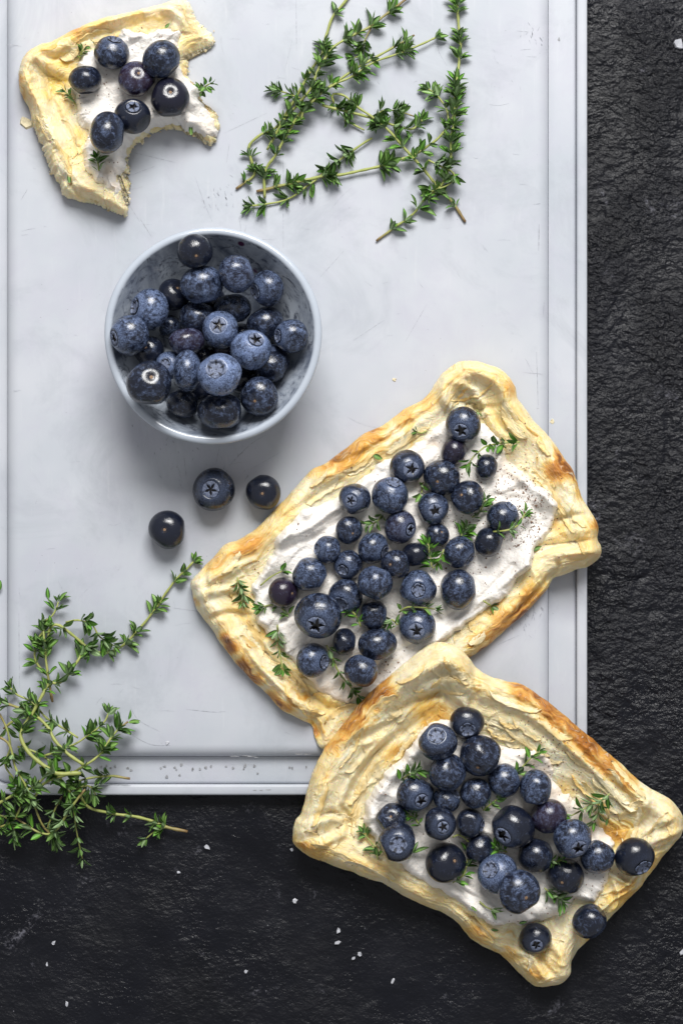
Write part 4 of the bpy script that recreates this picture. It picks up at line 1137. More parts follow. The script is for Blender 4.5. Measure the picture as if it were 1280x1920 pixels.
put(tart_mid, [
    (911, 876, 23, '-', (1, .2), .35, 0, None, 'small blueberry under the bright thyme sprig near the top of the middle tart'),
    (778, 1039, 25, '-', (.2, 1), .12, 0, None, 'blackish small blueberry beside the yellow-green sprig on the middle tart'),
    (820, 1003, 22, 'scar', (.4, -.3), .45, 0, None, 'tiny blueberry above the yellow-green sprig on the middle tart'),
    (850, 846, 26, '-', (1, .4), .28, .4, None, 'dark purple blueberry just below the topmost one on the middle tart'),
    (652, 1059, 27, 'open', (-.4, .4), .5, 0, None, 'small blueberry with whitish crown left of centre on the middle tart'),
    (645, 1203, 25, '-', (1, .1), .3, 0, None, 'small dull blueberry in the lower cluster of the middle tart'),
    (700, 1152, 27, '-', (1, .1), .5, 0, .9, 'small blueberry beside the large one, low centre of the middle tart'),
    (648, 1118, 32, 'open', (-.35, .5), .5, 0, None, 'blueberry with a hollow crown above the thyme sprig, middle tart lower left'),
    (654, 994, 25, 'scar', (.35, .3), .5, 0, None, 'small blueberry below the upper left crowned one on the middle tart'),
    (750, 988, 30, 'star', (.72, .2), .55, .35, None, 'ribbed purplish blueberry with crown at right, centre of the middle tart'),
    (811, 953, 29, 'star', (.15, .18), .5, 0, None, 'blueberry with star crown facing up in the upper middle of the middle tart'),
    (876, 933, 31, 'scar', (-.5, -.2), .45, 0, None, 'blueberry with a small hollow left of the right-hand crowned one, middle tart'),
    (828, 895, 32.5, 'scar', (-.33, .3), .45, 0, None, 'blueberry with a deep stem scar near the top of the middle tart'),
    (763, 875, 31, 'star', (.25, .2), .42, 0, None, 'dark blueberry with star crown at the upper edge of the middle tart'),
    (731, 929, 34, 'open', (.2, -.8), .62, 0, None, 'round dusty blueberry with crown at its top, upper left of the middle tart'),
    (868, 796, 32.5, 'star', (-.2, .45), .5, 0, None, 'topmost blueberry on the middle tart, with star crown'),
    (942, 970, 30, 'open', (.55, -.72), .42, 0, None, 'rightmost blueberry on the middle tart, a sprig lying over it'),
    (915, 1016, 27, '-', (1, .3), .3, 0, None, 'dark plain blueberry below the rightmost one on the middle tart'),
    (860, 1035, 30, 'open', (.78, .55), .55, 0, None, 'dusty blueberry with crown at lower right, right half of the middle tart'),
    (665, 935, 29, 'star', (-.3, .15), .5, 0, None, 'blueberry with star crown at the upper left of the middle tart'),
    (614, 1030, 25, 'open', (-.88, -.05), .6, 0, None, 'small blueberry with crown poking out left, left half of the middle tart'),
    (699, 1028, 30, 'open', (.85, .3), .6, 0, None, 'blueberry with dark crown at its right, centre left of the middle tart'),
    (741, 1058, 26.5, 'scar', (-.45, .0), .42, 0, None, 'grey dusty blueberry in the very centre of the middle tart'),
    (703, 1093, 32, '-', (.4, -1), .6, 0, .93, 'dusty plain blueberry below the centre of the middle tart'),
    (580, 1077, 31.5, '-', (1, .6), .66, 0, .95, 'round powder-blue blueberry at the left of the middle tart'),
    (531, 1111, 28, 'scar', (.72, .05), .22, .6, None, 'leftmost purplish blueberry on the middle tart'),
    (597, 1154, 43, 'star', (-.12, .48), .5, 0, None, 'largest blueberry on the middle tart, lower left'),
    (858, 1105, 36.5, '-', (1, -.1), .5, 0, .88, 'tall plain blueberry at the lower right of the middle tart'),
    (783, 1103, 33, 'open', (.0, .08), .62, 0, None, 'blueberry with round hollow crown facing up, right of centre of the middle tart'),
    (782, 1174, 33.5, 'star', (-.1, .25), .55, 0, None, 'blueberry with big star crown nearest the front tart corner'),
    (707, 1208, 35, '-', (.1, 1), .5, 0, .82, 'wide flat blueberry at the bottom of the middle tart'),
    (586, 1238, 32, 'open', (.82, .1), .62, 0, None, 'blueberry with crown poking right, lower left edge of the middle tart'),
    (677, 1258, 31, '-', (.4, -1), .5, 0, .92, 'lowest blueberry on the middle tart')], 'blueberries on the middle tart')
put(tart_front, [
    (880, 1543, 27, 'open', (.92, .2), .32, 0, None, 'small dark blueberry with ragged crown, sunk left of the largest on the front tart'),
    (898, 1591, 28, '-', (1, .2), .3, 0, None, 'dark blueberry above the frosty one on the front tart'),
    (837, 1499, 26, 'open', (.7, -.6), .5, 0, None, 'small blueberry squeezed between others in the left half of the front tart'),
    (891, 1487, 28.5, '-', (.3, 1), .5, 0, .95, 'plain dusty blueberry at the upper middle of the front tart'),
    (1060, 1643, 33, 'scar', (-.35, .3), .22, 0, None, 'dark blueberry with hollow scar at the lower right of the front tart'),
    (1003, 1604, 33, '-', (1, .3), .32, 0, .93, 'shaded plain blueberry right of the frosty one on the front tart'),
    (1028, 1530, 33, '-', (.2, 1), .5, .7, .92, 'purplish streaked blueberry at the right of the front tart'),
    (824, 1545, 30, 'star', (.2, .1), .35, 0, None, 'dark blueberry with crown facing up left of centre on the front tart'),
    (944, 1463, 31, '-', (1, -.3), .58, 0, .92, 'dusty blueberry left of the upper right one on the front tart'),
    (838, 1448, 35, '-', (1, .8), .5, 0, .93, 'grey dusty blueberry below the ring-crowned one on the front tart'),
    (875, 1355, 31, 'open', (0, .42), .28, 0, None, 'topmost dark blueberry on the front tart'),
    (820, 1391, 35, 'open', (-.1, -.48), .5, 0, None, 'blueberry with ring crown at the upper left of the front tart'),
    (900, 1417, 38, 'scar', (-.2, .6), .42, 0, None, 'large blueberry with scar at its base, below the topmost on the front tart'),
    (1003, 1477, 33, '-', (1, .1), .6, 0, .87, 'dusty blueberry at the upper right of the front tart beside a sprig'),
    (778, 1490, 33.5, 'star', (.4, .3), .5, 0, None, 'blueberry with crown at its lower right, left side of the front tart'),
    (734, 1534, 28, 'scar', (-.1, -.25), .45, 0, None, 'leftmost small blueberry with bright scar on the front tart'),
    (745, 1579, 35.5, 'open', (.0, .0), .4, 0, None, 'blueberry with crown facing up at the lower left of the front tart'),
    (961, 1551, 40, 'star', (-.6, .4), .2, 0, None, 'largest dark blueberry in the middle of the front tart'),
    (835, 1618, 37.5, 'scar', (.5, -.25), .12, 0, None, 'black glossy blueberry at the lower left of the front tart'),
    (1072, 1572, 35, 'star', (.3, .45), .6, 0, None, 'powder-blue blueberry with dark crown under the right-hand sprig, front tart'),
    (1119, 1606, 31, '-', (.6, 1), .55, 0, .95, 'dusty blueberry beside the black one at right, front tart'),
    (932, 1638, 37, 'open', (-.5, -.35), .72, 0, None, 'frosty bright blueberry in the lower middle of the front tart'),
    (972, 1672, 40, 'scar', (.35, .2), .55, 0, None, 'large blueberry with brown scar, lowest of the front tart cluster'),
    (1189, 1606, 36.5, 'open', (.4, .55), .12, 0, None, 'black glossy blueberry lying on the right rim of the front tart'),
    (1104, 1727, 32, '-', (.7, .7), .35, 0, .9, 'blueberry alone on the lower right rim of the front tart'),
    (1003, 1760, 29, 'star', (0, .35), .2, 0, None, 'dark blueberry alone on the bottom rim of the front tart')], 'blueberries on the front tart')

# ================================================================== THYME
def leaf_mesh(seed, young=False):
    """closed little leaf blade, length 100 along +x from its stalk, upper side +z"""
    r = random.Random(seed)
    wd = r.uniform(.16, .25); fold = r.uniform(.05, .13); curl = r.uniform(-.30, .12); tipd = r.uniform(.0, .05)
    n, m = 7, 5; V = []; vein = []
    for side in (1, 0):
        for i in range(n):
            t = i / (n - 1)
            w_ = wd * (math.sin(math.pi * min(1, t * .93 + .04)) ** .75) * (1.15 - .35 * t)
            if i == 0: w_ = .028
            if i == n - 1: w_ = .012
            for j in range(m):
                s_ = (j / (m - 1) - .5) * 2
                z = fold * abs(s_) ** 1.4 * math.sin(math.pi * t) - fold * .5 + curl * t * t + (0.0 if side else -.024 * (1 - s_ * s_ * .7) * (math.sin(math.pi * t) ** .5 + .1)) + .012 * side * (1 - abs(s_))
                V.append((100 * (t + tipd * s_ * t), 100 * s_ * w_, 100 * z)); vein.append(1.0 if j == 2 else 0.0)
    f = gridfaces(n, m); off = n * m
    F = f + [tuple(off + k for k in q[::-1]) for q in f]
    rim = [j for j in range(m)] + [i * m + m - 1 for i in range(1, n)] + [(n - 1) * m + j for j in range(m - 2, -1, -1)] + [i * m for i in range(n - 2, 0, -1)]
    for k in range(len(rim)):
        a, b = rim[k], rim[(k + 1) % len(rim)]; F.append((b, a, off + a, off + b))
    me = mesh('leaf', V, F); attr(me, 'vein', vein)
    me.materials.append(M['young'] if young else M['leaf']); me.materials.append(M['under'])
    nf = len(f)
    for p in me.polygons: p.material_index = 1 if nf <= p.index < 2 * nf else 0
    return me
LEAF = [leaf_mesh(k) for k in range(7)]
YOUNG = [leaf_mesh(k + 50, True) for k in range(5)]

def add_leaf(root, org, p, d, nrm, L, young, name='leaf'):
    x = Vector(d).normalized(); n = Vector(nrm); n = (n - x * n.dot(x))
    if n.length < 1e-4: n = Vector((0, 0, 1)) - x * x.z
    n.normalize(); y = n.cross(x)
    o = bpy.data.objects.new(name, rng.choice(YOUNG if young else LEAF)); COL.objects.link(o)
    R = Matrix((x, y, n)).transposed().to_4x4()
    wv = rng.uniform(.85, 1.2)
    mw = Matrix.Translation((Vector(p) - Vector(org)) * S) @ R @ Matrix.Diagonal((L / 100, L / 100 * wv, L / 100, 1))
    if root is not None: o.parent = root; o.matrix_local = mw
    else: o.matrix_world = Matrix.Translation(Vector(org) * S) @ mw
    return o

def sprig(label, pts, zs, nodes, group=None, rad=(3.0, 1.8), L=22, young=0.0, brown=(0, 0), auto=None, seed=0, lift=.35, floor=None, tip=5):
    """a twig: stem along pts (plan), heights zs, leaf whorls at nodes (x, y, count, scale)"""
    r = random.Random(seed * 77 + 5)
    zs = np.interp(np.linspace(0, 1, len(pts)), np.linspace(0, 1, len(zs)), zs)
    P = np.array([W(p[0], p[1], z) for p, z in zip(pts, zs)])
    n = max(8, int(np.sum(np.linalg.norm(np.diff(P, axis=0), axis=1)) / 7))
    Q = spline(P, n)
    Q[:, 2] += 1.5 * pn(np.arange(n) / 6.0, np.zeros(n), seed + 3)
    jx = 1.1 * pn(np.arange(n) / 5.0, np.zeros(n) + 3, seed + 4); Q[:, 0] += jx; Q[:, 1] -= jx
    org = Q[0].copy()
    root = empty('thyme_sprig', org); tag(root, label, 'thyme', group)
    T = np.gradient(Q, axis=0); T /= np.linalg.norm(T, axis=1)[:, None] + 1e-9
    m = 7; V = []; age = []
    for i in range(n):
        t = i / (n - 1); rr = rad[0] + (rad[1] - rad[0]) * t
        s1 = np.cross(T[i], [0, 0, 1]); s1 /= np.linalg.norm(s1) + 1e-9; s2 = np.cross(s1, T[i])
        rr *= 1 + .12 * math.sin(i * 1.9 + seed)
        if i in (0, n - 1): rr *= .8
        for j in range(m):
            a = 2 * math.pi * j / m
            V.append(Q[i] - org + rr * (s1 * math.cos(a) + s2 * math.sin(a)))
            ag = max(0, 1 - t / brown[0]) if brown[0] else 0
            if brown[1]: ag = max(ag, max(0, 1 - (1 - t) / brown[1]))
            age.append(ag)
    F = []
    for i in range(n - 1):
        for j in range(m):
            k = (j + 1) % m; F.append((i * m + j, i * m + k, (i + 1) * m + k, (i + 1) * m + j))
    F.append(tuple(range(m))[::-1]); F.append(tuple((n - 1) * m + j for j in range(m)))
    me = mesh('stem', V, F); attr(me, 'age', age); obj('stem', me, M['stem'], root)
    nl = []; L = L * 1.03
    for nd in nodes:
        p = W(nd[0], nd[1], np.mean(zs)); i = int(((Q[:, :2] - p[:2]) ** 2).sum(1).argmin()); nl.append((i, nd[2], nd[3]))
    if auto:
        step, cnt, sc = auto; L0 = 0.0; acc = step * .4
        seg = np.linalg.norm(np.diff(Q, axis=0), axis=1)
        for i in range(n - 1):
            acc += seg[i]
            if acc > step * r.uniform(.75, 1.25): nl.append((i, cnt + r.randint(-1, 2), sc * r.uniform(.8, 1.15))); acc = 0
    if tip: nl.append((n - 1, tip, .8))
    up = np.array([0, 0, 1.0])
    for i, cnt, sc in nl:
        if group == G1: cnt += 2
        t = T[i]; s1 = np.cross(t, up); s1 /= np.linalg.norm(s1) + 1e-9; s2 = np.cross(s1, t)
        ph = r.uniform(0, 6.28)
        for k in range(cnt):
            a = ph + 2 * math.pi * k / cnt + r.uniform(-.45, .45)
            rad_ = s1 * math.cos(a) + s2 * (math.sin(a) if math.sin(a) > -.1 else -.35 * math.sin(a))
            fw = r.uniform(.25, 1.1) if i < n - 1 else r.uniform(.8, 1.8)
            d = rad_ + t * fw + up * r.uniform(-.1, lift) 
            ln = L * sc * (r.uniform(.8, 1.2) if k < 4 else r.uniform(.5, .95))
            p = Q[i] + t * r.uniform(-3, 3) + rad_ * 2.0
            dn = d / np.linalg.norm(d)
            if floor is not None and p[2] + dn[2] * ln < floor(p[0], p[1]) + 3: dn = dn + up * ((floor(p[0], p[1]) + 4 - p[2] - dn[2] * ln) / ln); dn /= np.linalg.norm(dn)
            nrm = t * .9 + up * r.uniform(.3, 1.1) + np.array([r.uniform(-.4, .4), r.uniform(-.4, .4), 0])
            add_leaf(root, org, p, dn, nrm, ln, r.random() < young)
    return root

bfl = lambda x, y: ZB
A_ = lambda zx, zy: (420 + zx * .375, zy * .375)
def AN(rows): return [(*A_(a, b), c, d) for a, b, c, d in rows]
G1 = 'thyme sprigs at the top of the board'
sprig('long thyme sprig with a hooked lower end, leftmost of the top bunch', [A_(*p) for p in ((60, 945), (150, 875), (136, 800), (126, 730), (180, 675), (265, 632), (345, 510), (430, 360), (490, 270), (510, 180), (545, 80), (630, -20))],
      (44, 46, 50, 52, 48, 46), AN([(545, 60, 4, .9), (490, 245, 7, 1), (480, 300, 6, 1), (400, 400, 5, .9), (290, 600, 6, .9), (215, 650, 5, .9), (128, 770, 6, .9), (145, 850, 8, 1), (110, 900, 6, .8)]), G1, (2.6, 2.6), 22, 0.22, (.10, 0), (110, 5, .9), 1, floor=bfl, tip=0)
sprig('thyme sprig with forked brown tip at the top, running diagonally down left', [A_(*p) for p in ((203, 990), (205, 860), (260, 770), (330, 645), (400, 540), (510, 445), (640, 355), (760, 285), (850, 235), (950, 175))],
      (44, 52, 60, 64, 58, 50), AN([(205, 870, 6, 1.1), (265, 770, 6, .9), (300, 700, 7, 1), (345, 610, 8, 1), (400, 545, 8, 1), (450, 490, 8, 1.1), (530, 430, 7, 1), (630, 350, 6, .9), (690, 330, 5, .9), (850, 235, 6, 1), (900, 200, 4, .9)]), G1, (2.8, 2.2), 23, 0.22, (0, .14), (110, 5, .9), 2, floor=bfl, tip=0)
sprig('thyme sprig in the top bunch whose stem leaves the top edge of the photo', [A_(*p) for p in ((215, 750), (300, 600), (380, 510), (440, 430), (480, 330), (545, 240), (640, 178), (740, 125), (930, -20))],
      (52, 60, 70, 62, 52, 48), AN([(255, 690, 6, 1), (330, 560, 6, .9), (300, 470, 7, 1), (320, 400, 6, 1.1), (440, 430, 7, 1), (520, 290, 8, 1.15), (540, 360, 6, 1.2), (600, 195, 4, 1.1), (670, 170, 5, 1), (740, 125, 4, 1.2), (850, 60, 6, 1)]), G1, (2.6, 2.4), 24, 0.22, (0, .35), (110, 5, .9), 3, floor=bfl, tip=0)
sprig('thyme sprig in the top bunch ending in a leafy bud at the right', [A_(*p) for p in ((385, 600), (410, 540), (520, 440), (640, 380), (750, 310), (880, 265), (1000, 215), (1060, 185))],
      (66, 70, 62, 54, 50), AN([(400, 570, 5, .9), (480, 470, 8, 1), (640, 375, 7, 1), (690, 355, 6, 1), (860, 270, 7, .9), (910, 255, 5, 1)]), G1, (2.4, 2.0), 23, 0.22, (0, 0), (110, 5, .9), 4, floor=bfl, tip=6)
sprig('thyme side shoot pointing left from the top bunch', [A_(*p) for p in ((380, 490), (310, 465), (250, 448))], (62, 52, 46), AN([(340, 475, 7, 1), (290, 460, 7, 1)]), G1, (2.0, 1.3), 21, .1, (0, .2), (110, 5, .9), 5, floor=bfl, tip=4)
sprig('thyme shoot hanging between the two upper diagonal stems of the top bunch', [A_(*p) for p in ((740, 130), (700, 210), (690, 270), (645, 290))], (46, 46, 46), AN([(700, 200, 5, .9), (680, 240, 5, 1), (650, 290, 7, .8)]), G1, (1.6, 1.2), 20, .3, (.5, 0), (110, 5, .9), 6, floor=bfl, tip=5)
sprig('thyme sprig across the middle of the top bunch, leafy at its right end', [A_(*p) for p in ((490, 525), (600, 555), (740, 590), (860, 630), (940, 645), (990, 600))],
      (62, 60, 54, 50, 48), AN([(560, 545, 9, 1), (600, 560, 9, 1), (740, 590, 8, 1), (780, 560, 7, 1), (860, 640, 8, 1), (920, 640, 8, 1), (960, 630, 7, 1)]), G1, (3.0, 2.0), 24, 0.22, (0, 0), (110, 5, .9), 7, floor=bfl, tip=6)
sprig('thyme sprig with long bare brown end at the lower right of the top bunch', [A_(*p) for p in ((1205, 1110), (1140, 1010), (1080, 950), (990, 840), (900, 740), (820, 650), (740, 585), (660, 530), (600, 478), (540, 470), (550, 520))],
      (43, 46, 54, 60, 62, 56, 48), AN([(1150, 1030, 3, .9), (1000, 850, 8, 1.1), (960, 770, 6, 1), (850, 700, 6, 1), (750, 650, 9, 1.1), (740, 700, 8, 1.1), (650, 510, 6, 1), (690, 500, 4, 1)]), G1, (2.9, 2.2), 24, 0.22, (.30, 0), (110, 5, .9), 8, floor=bfl, tip=5)
sprig('thyme twig with thin brown tip in the middle of the top bunch', [A_(*p) for p in ((760, 590), (790, 555), (870, 555), (950, 582))], (56, 54, 48), AN([(780, 560, 7, 1), (840, 552, 7, 1), (880, 555, 5, 1)]), G1, (1.8, 1.3), 22, 0.22, (0, .3), (110, 5, .9), 9, floor=bfl, tip=0)
sprig('long thyme sprig curving along the bottom of the top bunch to the right stem', [A_(*p) for p in ((162, 957), (300, 925), (480, 885), (600, 870), (760, 835), (930, 780), (1040, 715), (1110, 645), (1155, 560), (1170, 500))],
      (44, 47, 50, 52, 58, 62, 58), AN([(310, 935, 7, 1.1), (350, 930, 6, 1), (500, 880, 8, 1.1), (520, 890, 7, 1.1), (790, 830, 8, 1.2), (820, 815, 7, 1.1), (970, 750, 6, 1), (1110, 650, 7, 1), (1150, 580, 8, 1.1)]), G1, (3.2, 2.2), 24, 0.22, (.16, 0), (110, 5, .9), 10, floor=bfl, tip=6)
sprig('thyme sprig with leafy tip at the lower left of the top bunch', [A_(*p) for p in ((740, 690), (640, 755), (540, 830), (430, 920), (330, 990), (220, 1020), (130, 1030))],
      (48, 48, 46, 45, 45), AN([(640, 770, 6, .9), (570, 785, 6, .9), (510, 850, 7, 1), (450, 930, 7, 1.1), (330, 990, 6, 1), (200, 1025, 6, 1.1)]), G1, (2.2, 1.8), 24, .1, (0, 0), (110, 5, .9), 11, floor=bfl, tip=7)
sprig('short thyme piece between the two crossing stems of the top bunch', [A_(*p) for p in ((600, 600), (650, 625), (700, 650))], (46, 46), AN([(620, 610, 4, .8)]), G1, (2.0, 1.8), 20, 0, (0, 0), None, 12, floor=bfl, tip=0)
sprig('upright thyme sprig at the right of the top bunch, from the top edge down', [A_(*p) for p in ((760, 1205), (860, 1130), (940, 1075), (1000, 1000), (1090, 920), (1130, 800), (1132, 700), (1150, 600), (1152, 500), (1165, 370), (1182, 230), (1170, 110), (1160, -20))],
      (44, 46, 52, 60, 62, 56, 48, 48), AN([(910, 1105, 3, .9), (985, 1035, 3, 1.2), (1050, 1030, 3, 1), (1060, 960, 6, 1), (1100, 900, 7, 1), (1120, 830, 8, 1), (1130, 770, 8, 1.05), (1130, 700, 8, 1), (1140, 640, 8, 1), (1150, 540, 9, 1.05), (1155, 480, 9, 1.05), (1160, 430, 8, 1), (1175, 400, 6, .9), (1170, 290, 8, 1), (1185, 160, 7, .8), (1165, 60, 8, .9), (1162, 10, 7, .9)]), G1, (2.3, 2.6), 23, 0.22, (.08, 0), (110, 5, .9), 13, floor=bfl, tip=0)
sprig('short curved thyme shoot left of the upright sprig', [A_(*p) for p in ((1118, 630), (1112, 550), (1065, 478), (1020, 445))], (58, 56, 50), AN([(1110, 540, 5, .9), (1075, 620, 6, 1), (1070, 480, 5, .9)]), G1, (2.0, 1.6), 21, .2, (0, 0), (110, 5, .9), 14, floor=bfl, tip=7)
sprig('curled thyme shoot at the lower right of the top bunch', [A_(*p) for p in ((1020, 800), (1080, 830), (1140, 860), (1150, 890), (1110, 930), (1030, 960))], (58, 60, 56), AN([(1060, 820, 7, 1), (1050, 850, 6, 1), (1150, 890, 4, 1.1), (1090, 870, 7, 1), (1020, 950, 5, 1)]), G1, (2.0, 1.6), 22, .3, (0, 0), (110, 5, .9), 15, floor=bfl, tip=3)

# -- bunch hanging over the lower left corner
B_ = lambda zx, zy: (zx / 3.0, 1000 + zy / 3.0)
def BN(rows): return [(*B_(a, b), c, d) for a, b, c, d in rows]
def cfl(x, y):
    py = 960 - y / kz(50); return ZB if py < 1420 else (28 if py < 1493 else -6)
G2 = 'thyme sprigs in the heap at the lower left'
sprig('long thyme sprig of the lower left heap reaching up right to the tart', [B_(*p) for p in ((275, 600), (278, 545), (300, 515), (345, 523), (420, 580), (500, 645), (590, 672), (680, 640), (780, 540), (870, 430), (970, 285), (1060, 190), (1090, 160))],
      (56, 60, 56, 48, 46, 46), BN([(350, 525, 4, .9), (500, 640, 6, 1.2), (610, 650, 6, 1), (690, 590, 6, 1), (730, 510, 6, .9), (760, 560, 4, .9), (860, 440, 5, 1.1), (895, 400, 6, .9), (980, 280, 6, 1)]), G2, (3.0, 2.0), 24, .15, (0, 0), (85, 5, .9), 21, floor=cfl, tip=8)
sprig('thin arching thyme sprig at the top of the lower left heap', [B_(*p) for p in ((370, 500), (440, 488), (520, 515), (560, 580), (640, 630))], (64, 66, 56), BN([(460, 490, 4, 1), (480, 540, 8, 1), (540, 560, 8, 1), (570, 590, 7, 1), (610, 610, 6, 1)]), G2, (1.9, 1.6), 24, .4, (0, 0), (85, 5, .9), 22, floor=cfl, tip=4)
sprig('thick pale thyme stem with a cut end in the middle of the heap', [B_(*p) for p in ((458, 1350), (330, 1352), (260, 1315), (170, 1240), (122, 1160), (130, 1100), (200, 985), (272, 850), (330, 845), (385, 795), (440, 715), (455, 680))],
      (96, 98, 92, 84, 72, 62, 56), BN([(310, 1340, 8, 1), (100, 1080, 5, 1.2), (170, 1130, 4, 1), (205, 1070, 6, 1), (200, 950, 8, 1), (320, 850, 6, 1), (390, 810, 6, 1), (430, 840, 5, 1), (450, 690, 6, 1.1)]), G2, (4.2, 2.4), 24, .15, (0, 0), (85, 5, .9), 23, floor=cfl, tip=4)
sprig('upright brownish bare thyme stem above the heap', [B_(*p) for p in ((297, 950), (285, 880), (265, 760), (255, 640), (245, 540))], (64, 66, 58), BN([(255, 700, 5, .9), (250, 640, 7, 1), (260, 660, 6, 1), (245, 510, 8, .9), (290, 790, 6, .9)]), G2, (2.8, 2.0), 23, .1, (.6, .0), (85, 5, .9), 24, floor=cfl, tip=7)
sprig('thyme shoot at the very top left of the heap', [B_(*p) for p in ((240, 500), (290, 465), (320, 420), (330, 385))], (56, 54, 50), BN([(320, 430, 6, 1), (250, 500, 7, .9)]), G2, (1.8, 1.5), 22, .2, (.3, 0), (85, 5, .9), 25, floor=cfl, tip=8)
sprig('curved thyme stem along the left side above the heap', [B_(*p) for p in ((270, 800), (215, 740), (195, 680), (215, 600), (250, 545))], (56, 54, 56), BN([(215, 715, 6, 1), (205, 610, 5, .9), (230, 640, 5, 1)]), G2, (2.4, 2.0), 22, .15, (0, 0), (85, 5, .9), 26, floor=cfl, tip=3)
sprig('straight pale thyme stem slanting across the heap from the left edge', [B_(*p) for p in ((472, 1302), (380, 1238), (310, 1165), (270, 1090), (200, 1025), (100, 980), (-10, 940))], (104, 100, 86, 66, 52), BN([(210, 1030, 5, 1), (280, 1120, 5, 1), (160, 980, 6, 1), (40, 950, 5, 1)]), G2, (3.4, 2.6), 23, .1, (0, .3), (85, 5, .9), 27, floor=cfl, tip=0)
sprig('thyme sprig with pale tip at the left edge above the heap', [B_(*p) for p in ((440, 1150), (330, 1080), (260, 1035), (180, 950), (100, 910), (60, 870))], (84, 72, 56, 48), BN([(290, 1040, 6, .9), (390, 1100, 7, 1), (130, 1020, 6, 1), (80, 915, 4, 1)]), G2, (2.2, 1.8), 23, .3, (0, 0), (85, 5, .9), 28, floor=cfl, tip=8)
sprig('short thyme twig at the left edge crossing under the slanted stem', [B_(*p) for p in ((22, 1098), (100, 1040), (180, 990))], (48, 54, 58), BN([(130, 1010, 6, 1)]), G2, (2.6, 2.0), 21, .1, (.3, 0), (85, 5, .9), 29, floor=cfl, tip=4)
sprig('thyme sprig with brown forked tip at the right of the heap', [B_(*p) for p in ((200, 1480), (260, 1400), (400, 1350), (500, 1290), (580, 1225), (640, 1130), (720, 1058))], (70, 80, 84, 76, 62), BN([(300, 1385, 8, 1), (390, 1350, 8, 1), (470, 1290, 8, 1), (560, 1215, 8, 1), (590, 1210, 7, 1), (630, 1150, 8, 1.1), (660, 1110, 8, 1.1), (600, 1040, 7, 1.2)]), G2, (2.8, 2.0), 25, 0.22, (0, .12), (85, 5, .9), 30, floor=cfl, tip=3)
sprig('leafy thyme sprig lying under the forked one at the right of the heap', [B_(*p) for p in ((250, 1250), (340, 1220), (430, 1180), (520, 1120), (590, 1060), (610, 1010))], (74, 72, 64, 58), BN([(480, 1110, 8, 1)]), G2, (2.2, 1.6), 25, .1, (0, 0), (26, 7, 1), 31, floor=cfl, tip=8)
sprig('thyme stem running down from the left edge over the board corner', [B_(*p) for p in ((-10, 1140), (55, 1190), (90, 1320), (140, 1410), (190, 1520), (240, 1640), (310, 1720))], (70, 72, 70, 58, 40), BN([(90, 1250, 6, 1), (110, 1340, 6, 1), (150, 1430, 7, 1), (180, 1500, 6, 1), (300, 1715, 5, .8)]), G2, (2.6, 1.8), 23, .1, (.2, .4), (85, 5, .9), 32, floor=cfl, tip=3)
sprig('thyme twig with brown end lying in the bottom groove', [B_(*p) for p in ((732, 1380), (640, 1365), (560, 1370), (470, 1385), (400, 1420))], (38, 40, 44, 52), BN([(630, 1350, 4, .8), (570, 1350, 5, 1), (580, 1390, 5, 1), (480, 1390, 8, 1), (440, 1400, 8, 1)]), G2, (2.6, 2.0), 22, 0, (.35, 0), (85, 5, .9), 33, floor=cfl, tip=6)
sprig('long thyme twig with brown end on the slate at the right of the heap', [B_(*p) for p in ((1055, 1678), (930, 1650), (830, 1610), (740, 1590), (600, 1570), (500, 1540), (450, 1470), (420, 1400))], (8, 12, 18, 30, 50, 64), BN([(930, 1650, 4, .9), (860, 1650, 6, 1), (740, 1595, 4, .8), (640, 1580, 4, .8), (480, 1520, 8, 1), (450, 1480, 8, 1)]), G2, (3.2, 2.4), 23, 0.22, (.3, 0), (85, 5, .9), 34, floor=cfl, tip=6)
sprig('thin thyme shoot trailing on the slate below the long twig', [B_(*p) for p in ((930, 1655), (880, 1670), (820, 1720))], (14, 12, 10), BN([(900, 1665, 5, .9)]), G2, (1.6, 1.2), 20, .2, (0, 0), (85, 5, .9), 35, floor=cfl, tip=6)
sprig('curled brown thyme stem at the bottom of the heap', [B_(*p) for p in ((480, 1440), (400, 1545), (350, 1625), (290, 1690), (220, 1682), (150, 1640), (90, 1600))], (76, 70, 60, 54, 50), BN([(420, 1520, 8, 1), (360, 1610, 7, 1), (350, 1690, 6, 1), (170, 1650, 5, 1), (210, 1610, 4, 1), (100, 1600, 6, 1)]), G2, (2.4, 2.0), 24, .3, (.2, .3), (85, 5, .9), 36, floor=cfl, tip=4)
sprig('leafy thyme sprig along the board corner at the left edge', [B_(*p) for p in ((-20, 1525), (60, 1480), (150, 1450), (220, 1400), (290, 1330))], (64, 70, 80), BN([(60, 1420, 8, 1.1), (200, 1440, 8, 1.1)]), G2, (2.8, 2.2), 24, .15, (0, 0), (28, 7, 1), 37, floor=cfl, tip=6)
sprig('thyme sprig at the bottom left edge of the heap', [B_(*p) for p in ((-20, 1660), (70, 1620), (115, 1540), (130, 1470), (90, 1420))], (44, 54, 66), BN([(60, 1640, 8, 1)]), G2, (2.4, 1.8), 24, .3, (.2, 0), (26, 7, 1), 38, floor=cfl, tip=7)
sprig('dim thyme shoot hanging down on the slate below the heap', [B_(*p) for p in ((410, 1500), (425, 1620), (440, 1720), (465, 1830))], (60, 40, 20, 4), BN([]), G2, (1.8, 1.2), 20, 0, (0, 0), (22, 5, .85), 39, floor=cfl, tip=5)
sprig('leafy thyme sprig at the left edge in the lowest part of the heap', [B_(*p) for p in ((-20, 1580), (40, 1600), (80, 1660), (80, 1720))], (40, 44, 36), BN([]), G2, (2.0, 1.6), 24, .3, (0, 0), (22, 6, 1), 40, floor=cfl, tip=6)
